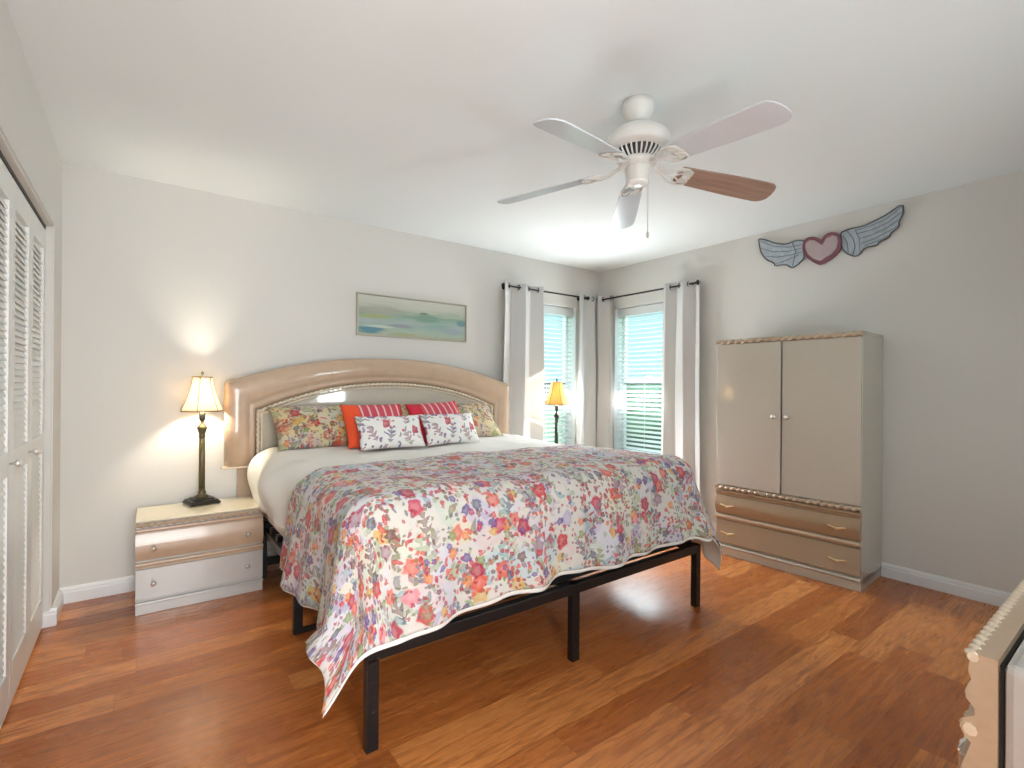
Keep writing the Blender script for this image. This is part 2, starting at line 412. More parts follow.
# brown blade
m = bpy.data.materials.new('brown_wood_blade'); m.use_nodes = True; N = NT(m); p = N.t.nodes['Principled BSDF']
oc = N.n('TexCoord').outputs['Object']
g = N.noise(N.vmath('MULTIPLY', oc, (3, 40, 3)), 1.5, 4)
N.link(N.ramp(g.outputs['Fac'], [(0.3, rgb(150, 120, 106)), (.7, rgb(176, 146, 130))]), p.inputs['Base Color']); p.inputs['Roughness'].default_value = .35
M['blade_wood'] = m

M['floral'] = floral('floral_comforter_print', rgb(218, 213, 206), zoom=1.0)
M['sham'] = floral('floral_sham_print', rgb(220, 212, 184), zoom=1.0, tint=rgb(246, 238, 214))
# white lumbar print: sparse sprigs
m = bpy.data.materials.new('sprig_print'); m.use_nodes = True; N = NT(m); p = N.t.nodes['Principled BSDF']; p.inputs['Roughness'].default_value = .9
uv = N.n('TexCoord').outputs['UV']; col = rgb(232, 230, 226)
col = motif(N, uv, col, 'spray', 7.5, .47, .85, [rgb(142, 140, 156), rgb(170, 130, 140), rgb(116, 122, 142), MAUV], 21, alpha=.85, rnd=.6)
col = motif(N, uv, col, 'leaf', 22, .40, .35, [rgb(150, 90, 100), SLAT, SAGE, PURP], 22, alpha=.8)
col = motif(N, uv, col, 'flower', 10, .38, .34, [CRIM, PURP, rgb(196, 60, 80), SLAT], 23, alpha=.9)
col = motif(N, uv, col, 'dot', 40, .34, .22, [RED, PURP, SLAT, MAUV], 24, alpha=.85)
N.link(col, p.inputs['Base Color']); M['sprig'] = m
# red striped cushion: blocks across the width (uv x in metres from the left edge)
def striped(name, left, left_w, right, right_w, width):
    m = bpy.data.materials.new(name); m.use_nodes = True; N = NT(m); p = N.t.nodes['Principled BSDF']; p.inputs['Roughness'].default_value = .9
    uv = N.n('TexCoord').outputs['UV']; u = N.sep(uv)
    st = N.math('MULTIPLY_ADD', N.math('SINE', N.math('MULTIPLY', u[0], 2 * PI / .052)), .5, .5)
    fine = N.math('MULTIPLY_ADD', N.math('SINE', N.math('MULTIPLY', u[0], 2 * PI / .013)), .5, .5)
    c = N.mix(N.smooth(st, .80, .95), rgb(196, 70, 88), rgb(232, 190, 186))
    c = N.mix(N.math('MULTIPLY', N.smooth(fine, .6, .9), .35), c, rgb(216, 120, 128))
    c = N.mix(N.math('LESS_THAN', u[0], left_w), c, left)
    c = N.mix(N.math('GREATER_THAN', u[0], width - right_w), c, right)
    N.link(c, p.inputs['Base Color'])
    return m
M['stripe_a'] = striped('orange_red_striped_cotton', rgb(232, 84, 44), .10, rgb(206, 46, 60), .05, .44)
M['stripe_b'] = striped('red_striped_cotton', rgb(206, 44, 66), .09, rgb(210, 46, 52), .035, .42)

# painting
m = bpy.data.materials.new('abstract_seascape_paint'); m.use_nodes = True; N = NT(m); p = N.t.nodes['Principled BSDF']; p.inputs['Roughness'].default_value = .35
uv = N.n('TexCoord').outputs['UV']; u = N.sep(uv)
n1 = N.noise(N.vmath('MULTIPLY', uv, (5, 9, 1)), 1.0, 5, .6); n2 = N.noise(N.vmath('MULTIPLY', N.vmath('ADD', uv, (3, 8, 0)), (3.5, 16, 1)), 1.0, 4, .6)
h = N.math('ADD', u[1], N.math('MULTIPLY', N.math('SUBTRACT', n1.outputs['Fac'], .5), .45))
col = N.ramp(h, [(0, rgb(196, 200, 182)), (.14, rgb(186, 204, 192)), (.26, rgb(172, 196, 192)), (.36, rgb(188, 196, 204)), (.46, rgb(168, 196, 186)), (.56, rgb(150, 180, 166)), (.66, rgb(188, 200, 186)), (.76, rgb(212, 214, 206)), (1, rgb(222, 222, 218))])
def blob(cx, cy, rx, ry, c, amt):
    global col
    dx = N.math('DIVIDE', N.math('SUBTRACT', u[0], cx), rx); dy = N.math('DIVIDE', N.math('SUBTRACT', u[1], cy), ry)
    d = N.math('SQRT', N.math('ADD', N.math('MULTIPLY', dx, dx), N.math('MULTIPLY', dy, dy)))
    d = N.math('ADD', d, N.math('MULTIPLY', N.math('SUBTRACT', n2.outputs['Fac'], .5), 1.6))
    col = N.mix(N.math('MULTIPLY', N.math('SUBTRACT', 1.0, N.smooth(d, .5, 1.1)), amt), col, c)
blob(.16, .62, .24, .16, rgb(186, 184, 176), .8); blob(.14, .47, .16, .07, rgb(182, 190, 132), .9)
blob(.10, .12, .14, .10, rgb(98, 150, 172), .95); blob(.18, .22, .18, .04, rgb(226, 230, 228), .8)
blob(.36, .27, .14, .06, rgb(160, 158, 176), .8); blob(.60, .52, .14, .13, rgb(138, 172, 160), .85)
blob(.58, .66, .05, .05, rgb(96, 128, 116), .7); blob(.72, .34, .16, .09, rgb(158, 190, 186), .8)
blob(.96, .48, .07, .10, rgb(110, 154, 172), .8); blob(.86, .22, .12, .14, rgb(172, 184, 204), .85); blob(.40, .06, .16, .05, rgb(184, 184, 140), .7)
col = N.mix(1.0, col, rgb(222, 224, 216), 'MULTIPLY')
N.link(col, p.inputs['Base Color']); M['paint'] = m
M['frame'] = mat('champagne_metal_frame', rgb(190, 184, 168), .35, .5)
M['wing'] = mat('weathered_blue_grey_tin', rgb(170, 180, 188), .5, .15, nscale=34, namt=.35)
M['wing_edge'] = mat('dark_tin_edge', rgb(96, 96, 96), .5, .3, nscale=30, namt=.3)
M['heart'] = mat('faded_rose_tin', rgb(178, 160, 162), .45, .1, nscale=18, namt=.14)
M['heart_edge'] = mat('dark_rose_tin_edge', rgb(138, 88, 98), .45, .1, nscale=22, namt=.25)

# ------------------------------------------------------------------ the room shell
XL, XR, YB, YN, H = -.352, 3.906, 3.692, -.42, 2.44
WT = .16
struct(MB().box(-1.3, XR + .2, -2.2, YB + .2, -.08, 0).build('floor', M['floor']))
struct(MB().box(-1.3, XR + .2, -2.2, YB + .2, H, H + .1).build('ceiling', M['ceiling']))
W1 = (2.84, 3.565, .54, 2.03)           # back wall window x0,x1,z0,z1
W2 = (2.76, 3.475, .54, 2.03)           # right wall window y0,y1,z0,z1
w_ = MB(); y0, y1 = YB, YB + WT
w_.box(-1.3, W1[0], y0, y1, 0, H); w_.box(W1[1], XR + WT, y0, y1, 0, H)
w_.box(W1[0], W1[1], y0, y1, 0, W1[2]); w_.box(W1[0], W1[1], y0, y1, W1[3], H)
struct(w_.build('wall_back', M['wall']))
w_ = MB(); x0, x1 = XR, XR + WT
w_.box(x0, x1, -2.2, W2[0], 0, H); w_.box(x0, x1, W2[1], YB, 0, H)
w_.box(x0, x1, W2[0], W2[1], 0, W2[2]); w_.box(x0, x1, W2[0], W2[1], W2[3], H)
struct(w_.build('wall_right', M['wall']))
CO = (.20, 3.392, 2.015)                 # closet opening y0,y1,top
w_ = MB(); x0, x1 = XL - .10, XL
w_.box(x0, x1, CO[1], YB, 0, H); w_.box(x0, x1, YN, CO[0], 0, H); w_.box(x0, x1, CO[0], CO[1], CO[2], H)
struct(w_.build('wall_left', M['wall']))
struct(MB().box(-1.06, -.98, YN - .1, YB, 0, H).build('wall_closet', M['wall']))
# near wall with the doorway the camera looks in from and a small added window over the dresser
D0, D1 = -.30, .66; N0, N1, NZ0, NZ1 = 2.08, 2.52, .93, 1.30
w_ = MB(); y0, y1 = YN - .12, YN
w_.box(-.98, D0, y0, y1, 0, H); w_.box(D0, D1, y0, y1, 2.06, H); w_.box(D1, N0, y0, y1, 0, H)
w_.box(N0, N1, y0, y1, 0, NZ0); w_.box(N0, N1, y0, y1, NZ1, H); w_.box(N1, XR, y0, y1, 0, H)
struct(w_.build('wall_near', M['wall']))
struct(MB().box(-.60, -.50, -2.1, YN - .12, 0, H).build('wall_hall', M['wall']))
struct(MB().box(.90, 1.0, -2.1, YN - .12, 0, H).build('wall_hall', M['wall']))
struct(MB().box(-.60, 1.0, -2.2, -2.1, 0, H).build('wall_hall', M['wall']))

def base_prof(t): return [(0, 0), (t, 0), (t, .058), (t * .75, .066), (t * .75, .074), (t * .35, .086), (0, .088)]
def baseboard(name, p, q, nrm, t=.016):
    p, q, n = Vector(p), Vector(q), Vector(nrm)
    struct(MB().prism(base_prof(t), lambda a, b: p + n * a + Vector((0, 0, b)), lambda a, b: q + n * a + Vector((0, 0, b))).build(name, M['trim']))
baseboard('baseboard_back', (XL, YB, 0), (XR, YB, 0), (0, -1, 0))
baseboard('baseboard_right', (XR, YN, 0), (XR, YB - .016, 0), (-1, 0, 0))
baseboard('baseboard_left', (XL, CO[1], 0), (XL, YB - .016, 0), (1, 0, 0), .02)
baseboard('baseboard_near', (D1, YN, 0), (XR - .016, YN, 0), (0, 1, 0))
baseboard('baseboard_closet', (XL - .04, CO[1] - .006, 0), (XL + .02, CO[1] - .006, 0), (0, -1, 0), .01)
# closet jamb and head casing, door track
struct(MB().box(XL - .09, XL - .006, CO[1] - .012, CO[1] + .0, 0, CO[2]).box(XL - .09, XL - .006, CO[0], CO[1], CO[2] - .012, CO[2] + .0).build('trim_1', M['wall']))
struct(MB().box(XL - .060, XL - .030, CO[0], CO[1] - .012, CO[2] - .028, CO[2] - .012).build('trim_2', M['black']))

# ------------------------------------------------------------------ louvred closet doors
def closet_door(i, ya, yb):
    t = struct(empty('door_%d' % i, (XL - .045, (ya + yb) / 2, 0)))
    hw = (yb - ya) / 2 - .002; zt = CO[2] - .033; zb = .012; d = .014
    st = .055
    fr = MB(); fr.box(-d, d, -hw, -hw + st, zb, zt); fr.box(-d, d, hw - st, hw, zb, zt)
    zm = .88
    for a, b in ((zb, .16), (zm, zm + .09), (zt - .10, zt)): fr.box(-d, d, -hw + st, hw - st, a, b)
    fr.build('door_frame', M['door'], t, bevel=.002)
    for a, b in ((.16, zm), (zm + .09, zt - .10)):
        lv = MB(); n = int((b - a) / .026)
        for k in range(n):
            z = a + (b - a) * (k + .5) / n
            lv.prism([(-.010, .019), (-.006, .022), (.010, -.019), (.006, -.022)],
                     lambda x, zz, z=z: (x, -hw + st, z + zz), lambda x, zz, z=z: (x, hw - st, z + zz))
        lv.build('louver_panel', M['door'], t)
    return t
ys = [3.378 - .395 * k for k in range(9)]
for i in range(8):
    t = closet_door(i + 1, ys[i + 1], ys[i])
    if i in (1, 2, 5, 6):
        ky = (ys[i] - ys[i + 1]) / 2 - .03
        ky = ky if i in (1, 5) else ky
        k = MB().lathe([(.004, 0), (.005, .012), (.013, .018), (.015, .026), (.010, .032), (.001, .034)], 14).build('door_knob', M['nickel'], t)
        k.rotation_euler = (0, PI / 2, 0); k.location = (.014, ky - (.0 if i in (1, 5) else 0), .925)

# ------------------------------------------------------------------ windows with sashes, screens and sills
def window(i, origin, ang, wd, z0, z1, depth=WT):
    """local x along the wall, local y pointing outdoors"""
    t = struct(empty('window_%d' % i, origin, ang))
    f = MB(); s = .038; yo = depth - .05
    f.box(0, s, yo, depth, z0, z1); f.box(wd - s, wd, yo, depth, z0, z1); f.box(s, wd - s, yo, depth, z0, z0 + s); f.box(s, wd - s, yo, depth, z1 - s, z1)
    f.build('window_frame', M['trim'], t, bevel=.003)
    l = MB(); e = .006
    l.box(0, e, -.0, yo, z0, z1).box(wd - e, wd, -.0, yo, z0, z1).box(e, wd - e, -.0, yo, z1 - e, z1)
    l.build('window_lining', M['trim'], t)
    zm = (z0 + z1) / 2 - .02
    r = MB(); r.box(s, wd - s, yo - .004, yo + .028, zm - .016, zm + .016); r.build('meeting_rail', M['sash'], t)
    g = MB().box(s, wd - s, yo + .018, yo + .022, z0 + s, z1 - s); g.build('window_glass', M['glass'], t)
    sc = MB().box(s, wd - s, yo + .036, yo + .037, z0 + s, zm - .016); sc.build('insect_screen', M['screen'], t)
    MB().box(-.03, wd + .03, -.035, yo, z0 - .022, z0).build('window_sill', M['trim'], t, bevel=.004)
    return t
window(1, (W1[0], YB, 0), 0, W1[1] - W1[0], W1[2], W1[3])
window(2, (XR, W2[1], 0), -PI / 2, W2[1] - W2[0], W2[2], W2[3])
t3 = struct(empty('window_3', (N1, YN, 0), PI))  # unseen window, added to give the bright reflection on the headboard
f = MB(); wd = N1 - N0; s = .03
f.box(0, s, .03, .10, NZ0, NZ1).box(wd - s, wd, .03, .10, NZ0, NZ1).box(s, wd - s, .03, .10, NZ0, NZ0 + s).box(s, wd - s, .03, .10, NZ1 - s, NZ1)
f.build('window_frame', M['trim'], t3); MB().box(s, wd - s, .06, .064, NZ0 + s, NZ1 - s).build('window_glass', M['glass'], t3)

def blind(origin, ang, wd, z0, z1, label):
    t = empty('window_blind', origin, ang); tag(t, label, 'window blind', 'white slatted blinds')
    a, b = .012, wd - .012; yc = .062
    MB().box(a, b, yc - .028, yc + .028, z1 - .062, z1 - .010).build('headrail', M['slat'], t, bevel=.003)
    MB().box(a, b, yc - .036, yc - .030, z1 - .085, z1 - .006).build('valance', M['slat'], t, bevel=.002)
    sl = MB(); n = int((z1 - z0 - .11) / .0440)
    for k in range(n):
        z = z1 - .095 - k * .0440; tl = math.radians(19); dx, dz = .024 * cos(tl), .024 * sin(tl)
        pr = [(-dx, -dz - .0012), (0, .0018), (dx, dz - .0012), (dx, dz + .0012), (0, .0042), (-dx, -dz + .0012)]
        sl.prism(pr, lambda y, zz, z=z: (a, yc + y, z + zz), lambda y, zz, z=z: (b, yc + y, z + zz))
    sl.build('slats', M['slat'], t)
    zb = z1 - .095 - n * .044
    MB().box(a, b, yc - .026, yc + .026, zb - .010, zb + .010).build('bottom_rail', M['slat'], t, bevel=.003)
    for fx in (.14, .5, .86):
        x = a + (b - a) * fx
        MB().box(x - .0015, x + .0015, yc - .027, yc - .0255, zb, z1 - .06).build('ladder_cord', M['slat'], t)
    MB().tube([(b - .09, yc - .034, z1 - .08), (b - .09, yc - .036, z1 - .75)], .004, 8).build('tilt_wand', M['slat'], t)
blind((W1[0], YB, 0), 0, W1[1] - W1[0], W1[2], W1[3] - .006, 'white slatted blind in the left window, behind the small glowing table lamp')
blind((XR, W2[1], 0), -PI / 2, W2[1] - W2[0], W2[2], W2[3] - .006, 'white slatted blind in the right window, nearer the tall wardrobe')

# ------------------------------------------------------------------ curtains and rods
ROD_Z = 2.125
def rod(name, p, q, wall_n, label):
    p, q, n = Vector(p), Vector(q), Vector(wall_n)
    t = empty(name, p); tag(t, label, 'curtain rod', 'dark curtain rods')
    d = (q - p).normalized(); L = (q - p).length
    MB().tube([(0, 0, 0), d * L], .0085, 12).build('rod', M['rod'], t)
    for e, s in ((0, -1), (L, 1)):
        c = d * e
        MB().tube([c - d * s * .006, c + d * s * .006, c + d * s * .012, c + d * s * .024, c + d * s * .034, c + d * s * .040],
                  [.012, .012, .018, .021, .017, .004], 14).build('finial', M['rod'], t)
    for e in (.035, L - .035):
        b = MB(); c = d * e
        b.tube([c, c - n * .074], .006, 8); b.tube([c - n * .070, c - n * .080], .022, 14)
        b.tube([c + Vector((0, 0, -.012)) + n * .0, c + Vector((0, 0, .0))], .012, 10)
        b.build('bracket', M['rod'], t)
    return t
rod('curtain_rod', (2.615, YB - .080, ROD_Z), (3.63, YB - .080, ROD_Z), (0, -1, 0), 'dark curtain rod with ball finials above the left window')
rod('curtain_rod', (XR - .080, 3.60, ROD_Z), (XR - .080, 2.49, ROD_Z), (-1, 0, 0), 'dark curtain rod with ball finials above the right window')

def curtain(p, q, wall_n, folds, label, group, seed, ph=0.0):
    p, q, n = Vector(p), Vector(q), Vector(wall_n); d = (q - p); L = d.length; d.normalize()
    t = empty('curtain', (p.x, p.y, 0)); tag(t, label, 'curtain', group)
    top, bot = ROD_Z + .035, .035; rnd = random.Random(seed)
    ofs = [rnd.uniform(-.25, .25) for _ in range(8)]
    def fn(u, v):
        z = top + (bot - top) * v
        a = u * folds * 2 * PI + ph + v * .25 * sin(seed) + .25 * sin(u * 9 + v * 2 + seed)
        amp = .030 * (1 + .25 * sin(v * 3 + seed)) * (1 if v > .05 else .95)
        y = amp * sin(a)
        x = u * L + .010 * sin(2 * a) * 1.0 + (u - .5) * .05 * v
        pt = d * x + n * (y + .004 * sin(v * 7 + u * 11))
        return (pt.x, pt.y, z)
    MB().grid(fn, folds * 30, 40, lambda u, v: (u * L, v * 2)).build('panel', M['curtain'], t, solid=.003)
    # grommets where the rod passes
    k = 0
    g = [(i * PI - ph) / (folds * 2 * PI) for i in range(0, int(folds * 2) + 3)]
    for u in g:
        if .03 < u < .97:
            c = d * (u * L); c.z = ROD_Z
            ring = [c + (n * cos(th) + Vector((0, 0, 1)) * sin(th)) * .021 for th in [2 * PI * j / 16 for j in range(17)]]
            MB().tube(ring, .004, 6, False).build('grommet', M['rod'], t)
    return t
yb_, xr_ = YB - .080, XR - .080
curtain((2.58, yb_, 0), (3.03, yb_, 0), (0, -1, 0), 2, 'pale grey curtain panel beside the headboard, left of the left window', 'curtain panels', 1, ph=1.2)
curtain((3.50, yb_, 0), (3.74, yb_, 0), (0, -1, 0), 1, 'pale grey curtain panel in the corner, right of the left window', 'curtain panels', 2, ph=.6)
curtain((xr_, 3.66, 0), (xr_, 3.44, 0), (-1, 0, 0), 1, 'pale grey curtain panel in the corner, left of the right window', 'curtain panels', 3, ph=.2)
curtain((xr_, 2.82, 0), (xr_, 2.46, 0), (-1, 0, 0), 2, 'pale grey curtain panel beside the tall wardrobe, right of the right window', 'curtain panels', 4, ph=.4)

# ------------------------------------------------------------------ outdoors
struct(MB().box(-14, 34, -12, 34, -.35, -.25).build('ground', M['lawn']))
def bush(name, c, r, hh, label, cat, n=5, trunk=0, seed=0, grp=None):
    t = empty(name, (c[0], c[1], -.25)); tag(t, label, cat, grp); rnd = random.Random(seed)
    bm = bmesh.new()
    for k in range(n):
        ang = rnd.uniform(0, 2 * PI); rr = rnd.uniform(0, .55) * r
        mt = Matrix.Translation((rr * cos(ang), rr * sin(ang), trunk + hh * rnd.uniform(.35, .65))) @ Matrix.Diagonal((r * rnd.uniform(.6, .8), r * rnd.uniform(.6, .8), hh * rnd.uniform(.35, .5), 1))
        bmesh.ops.create_icosphere(bm, subdivisions=4, radius=1, matrix=mt)
    for v in bm.verts:
        q = v.co + Vector((seed * 7, 0, 0))
        v.co += v.normal * (.22 * noise.noise(q * 2.2) + .12 * noise.noise(q * 6))
        v.co.z = max(0.0, v.co.z)
    me = bpy.data.meshes.new('foliage'); bm.to_mesh(me); bm.free(); me.materials.append(M['leafy'])
    o = bpy.data.objects.new('foliage', me); C.objects.link(o); o.parent = t
    if trunk: MB().tube([(0, 0, -.02), (.05, .02, trunk * .6), (0, 0, trunk + hh * .4)], [.16, .12, .08], 10).build('trunk', M['bark'], t)
bush('garden_hedge', (3.9, 8.2), 1.5, 1.45, 'green bush on the lawn seen through the lower left window', 'bush', 7, 0, 1)
bush('garden_hedge', (9.6, 7.2), 1.7, 1.6, 'green bush on the lawn seen through the lower right window', 'bush', 7, 0, 2)
#bush('garden_tree', (15.5, 9.5), 2.2, 2.6, 'distant green tree seen through the right window', 'tree', 7, 1.4, 3)

# ------------------------------------------------------------------ bed frame, mattress, headboard
BX0, BX1, BYF, BYH = .605, 2.525, 1.60, 3.56
t = empty('platform_bed', ((BX0 + BX1) / 2, (BYF + BYH) / 2, 0)); tag(t, 'black metal platform bed frame on slim square legs under the floral bedding', 'bed frame')
cx, cy_ = t.location.x, t.location.y
def L_(mb): # shift world-built mesh into the empty's space
    mb.v = [(x - cx, y - cy_, z) for x, y, z in mb.v]; return mb
RZ0, RZ1 = .300, .345
for (a, b) in (((BX0, BYF + .02), (BX1, BYF + .02)), ((BX0, BYH), (BX1, BYH))):
    L_(MB().bar((a[0], a[1], (RZ0 + RZ1) / 2), (b[0], b[1], (RZ0 + RZ1) / 2), .035, RZ1 - RZ0)).build('end_rail', M['black'], t, bevel=.002)
for x in (BX0 + .018, BX1 - .018):
    L_(MB().bar((x, BYF, (RZ0 + RZ1) / 2), (x, BYH, (RZ0 + RZ1) / 2), .035, RZ1 - RZ0)).build('side_rail', M['black'], t, bevel=.002)
xm = 1.562
L_(MB().bar((xm, BYF, .325), (xm, BYH, .325), .04, .04)).build('centre_rail', M['black'], t, bevel=.002)
for k in range(12):
    y = BYF + .075 + k * (BYH - BYF - .12) / 11
    L_(MB().bar((BX0 + .01, y, .360), (BX1 - .01, y, .360), .045, .030)).build('slat', M['black'], t, bevel=.002)
for x in (BX0 + .022, xm, BX1 - .022):
    for y in (BYF + .018, 2.59, BYH - .10):
        hgt = RZ0 + .01
        lg = L_(MB().box(x - .0215, x + .0215, y - .018, y + .018, 0.0, hgt)).build('leg', M['black'], t, bevel=.003)
        if y < 2 and x < 1:
            for z in (.13, .18, .23): L_(MB().box(x - .008, x + .008, y - .0195, y - .0185, z, z + .006)).build('slot', M['dark'], lg)
L_(MB().bar((BX0 + .02, 2.59, .009), (BX1 - .02, 2.59, .009), .03, .018)).build('floor_bar', M['black'], t, bevel=.002)
L_(MB().bar((BX0 + .02, BYH - .1, .10), (BX1 - .02, BYH - .1, .10), .03, .05)).build('head_bar', M['black'], t, bevel=.002)
mt = MB()
def mfn(x0, x1, y0, y1, z0, z1): mt.box(x0, x1, y0, y1, z0, z1)
mfn(BX0 + .01, BX1 - .01, BYF + .03, 3.515, .376, .715)
o = mt.build('mattress', M['mattress'], bevel=.05); o.modifiers[0].segments = 5
tag(o, 'thick mattress on the black bed frame beneath the duvets', 'mattress')

# headboard
HX = 1.524
t = empty('headboard', (HX, 3.600, 0)); tag(t, 'arched glossy pinkish tan headboard with rope moulding and grey beige panel', 'headboard')
def arch(hw, corner_z, peak, rc, n=40):
    """from lower left up, over the arch, down to lower right; (x,z)"""
    pts = []
    A = lambda x: peak - (peak - corner_z) * (abs(x) / hw) ** 2.15
    k = 6
    zc = A(hw - rc) - rc * .55
    pts.append((-hw, .70)); pts.append((-hw, (.70 + zc) / 2)); pts.append((-hw, zc))
    for i in range(1, k):
        a = PI / 2 * i / k
        x = -hw + rc * (1 - cos(a)); z = zc + (A(hw - rc) - zc) * sin(a); pts.append((x, z))
    m_ = [(-(hw - rc)) + 2 * (hw - rc) * i / n for i in range(n + 1)]
    pts += [(x, A(x)) for x in m_]
    pts += [(-x, z) for x, z in reversed(pts[:2 + k])]
    return pts
outer = arch(1.100, 1.235, 1.423, .07)
inner = arch(.925, 1.055, 1.243, .015)
prof = [(0, 0.0), (.0, .030), (.03, .048), (.09, .060), (.2, .069), (.4, .074), (.62, .071), (.74, .062), (.80, .052), (.84, .058), (.90, .060), (.94, .052), (1.0, .038), (1.0, .0)]
def hb(u, v):
    i = round(u * (len(outer) - 1)); o_, n_ = Vector(outer[i]), Vector(inner[i])
    f, yv = prof[round(v * (len(prof) - 1))]
    q = o_.lerp(n_, f)
    return (q.x, -yv, q.y if i not in (0, len(outer) - 1) else .705)
band = MB().grid(hb, len(outer) - 1, len(prof) - 1)
nu = len(outer)                                   # close the two lower ends
band.f.append([j * nu for j in range(len(prof))]); band.sm.append(False)
band.f.append([j * nu + nu - 1 for j in range(len(prof))][::-1]); band.sm.append(False)
band.build('arched_frame', M['tan'], t)
pl = [(x, z) for x, z in inner]
MB().prism(pl, lambda a, b: (a, -.024, b), lambda a, b: (a, 0, b)).build('panel', M['lacq'], t)
def inset(pts, d): # shrink arch path
    out = []
    for i, (x, z) in enumerate(pts):
        a = Vector(pts[max(i - 1, 0)]); b = Vector(pts[min(i + 1, len(pts) - 1)]); dd = (b - a).normalized()
        out.append((x + dd.y * d, z - dd.x * d))
    return out
ip = inset(inner, .012)
MB().rope([(x, -.045, z) for x, z in ip], .013, .034).build('rope_moulding', M['rope_lt'], t)
ip2 = inset(inner, .034)
MB().tube([(x, -.034, z) for x, z in ip2], .007, 8).build('bead_moulding', M['rope_lt'], t)
for s in (-1, 1):
    MB().box(s * .975 - .045, s * .975 + .045, .026, .052, 0, .90).box(s * .975 - .045, s * .975 + .045, -.02, .026, .69, .90).build('post', M['tan'], t, bevel=.004)
    MB().box(s * 1.03 - .088, s * 1.03 + .088, -.062, -.002, .692, .708).build('end_cap', M['rope_lt'], t, bevel=.003)

# ------------------------------------------------------------------ bedding
def drape(px, py, x0, x1, yf, top, R=.12, pw=3.2, flare=.10, wob=1.0):
    qx = min(max(px, x0 + R), x1 - R); qy = max(py, yf + R)
    ds, dt = px - qx, py - qy
    if pw > 3 and ds < 0: pw = 2.95
    d = (abs(ds) ** pw + abs(dt) ** pw) ** (1 / pw) if (ds or dt) else 0
    h_ = math.hypot(ds, dt) or 1; nx, ny = ds / h_, dt / h_
    # arc length round the corner, for fold waves
    sa = qx * 1.0 - qy * 1.0 + (math.atan2(abs(dt), abs(ds) + 1e-6) * .35 if ds and dt else 0)
    if d < R * PI / 2:
        an = d / R; out = R * sin(an); dr = R * (1 - cos(an))
    else:
        ex = d - R * PI / 2; dr = R + ex * .995; out = R + flare * ex
        out += wob * ex * (.075 * sin(sa * 12 + 1.0) + .045 * sin(sa * 27 + .5) + .03)
    if ds < 0 and dt < 0 and pw < 3: out += .95 * max(0, d - .50); nx *= 1.14; ny *= .80
    if ds > 0 and R > .12: out += .20 * max(0, d - .22) * min(1, max(0, (2.3 - py) / .5))
    x, y = qx + nx * out, qy + ny * out
    z = top - dr
    return x, y, z, d
def wr(x, y, a=1.0):
    v = Vector((x, y, 0))
    return a * (.012 * noise.noise(v * 3.1) + .007 * noise.noise(v * 8.0 + Vector((5, 1, 0))) + .004 * noise.noise(Vector((x * 6, y * 22, 3))))
# white duvet: over the whole head end, hanging at the sides
WX0, WX1 = BX0 - .004, BX1 + .01
def wfn(u, v):
    px = WX0 - .265 + (WX1 - WX0 + .53) * u; py = 1.95 + 1.555 * v
    x, y, z, d = drape(px, py, WX0, WX1, 1.0, .795, .11, wob=.6, flare=.04)
    z += wr(px, py, .9) + .022 * max(0, 1 - d / .3) * math.exp(-((py - 3.30) / .28) ** 2)
    gt = min(1, max(0, (py - 2.45) / .45)); puff = .075 * gt * gt * (3 - 2 * gt) * math.exp(-((d - .2) / .12) ** 2) * (.6 + .4 * sin(py * 9))
    x += (puff if px > HX else -puff)
    return (x, y, z)
o = MB().grid(wfn, 100, 70, lambda u, v: (u * 2.6, v * 1.3)).build('duvet', M['white_cloth'], solid=.022)
tag(o, 'plain white duvet over the head of the bed, hanging beside the nightstand', 'duvet')
# floral comforter
def fparam(u, v):
    px = .160 + (3.02 - .160) * u
    K = [(.140, 2.46), (.45, 2.46), (.55, 2.40), (.62, 2.35), (.80, 2.36), (1.2, 2.39), (1.9, 2.44), (2.4, 2.43), (3.3, 2.40)]
    for (xa, ya), (xb, yb2) in zip(K, K[1:]):
        if px <= xb: f_ = (px - xa) / (xb - xa); f_ = f_ * f_ * (3 - 2 * f_); head = ya + (yb2 - ya) * f_; break
    head += .012 * sin(px * 9) + .05
    yfoot = 1.60 + .12 - .530 + .055 * min(1, u * 2.2)
    py = yfoot + (head - yfoot) * v
    return px, py
def ffn(u, v, off=0.0, ext=0.0):
    px, py = fparam(u, v)
    if ext:
        if v < .02: py -= ext * (1 + 2.5 * max(0, (u - .93) / .07))
        if u > .98: px += ext * 2.0
    hem = .008 * sin(px * 6.0) + .006 * sin(px * 17 + 1)
    if v < .25: py += hem * (1 - v / .25)
    x, y, z, d = drape(px, py, .572, 2.548, 1.60, .828 - off, .13, wob=1.0, flare=.10)
    z += wr(px, py, 1.3) * (1 if d < .25 else .5)
    # left side bulge
    if px < .62:
        x -= .008 * math.exp(-((py - 2.25) / .35) ** 2) * min(1, d / .4)
    if off:
        cxn, cyn = 1.55, 2.6
        x += (cxn - x) * off * .35; y += (cyn - y) * off * .35
    return (x, y, z)
o = MB().grid(lambda u, v: ffn(u, v), 150, 110, fparam).build('comforter', M['floral'], solid=.010)
tag(o, 'bright floral comforter with red, pink and lavender blooms, hanging over the foot of the bed', 'comforter')
l = MB().grid(lambda u, v: ffn(u, v, .010, .007), 150, 110, fparam).build('lining', M['white_cloth'], o, solid=.003)
l['label'] = 'plain white underside of the comforter'

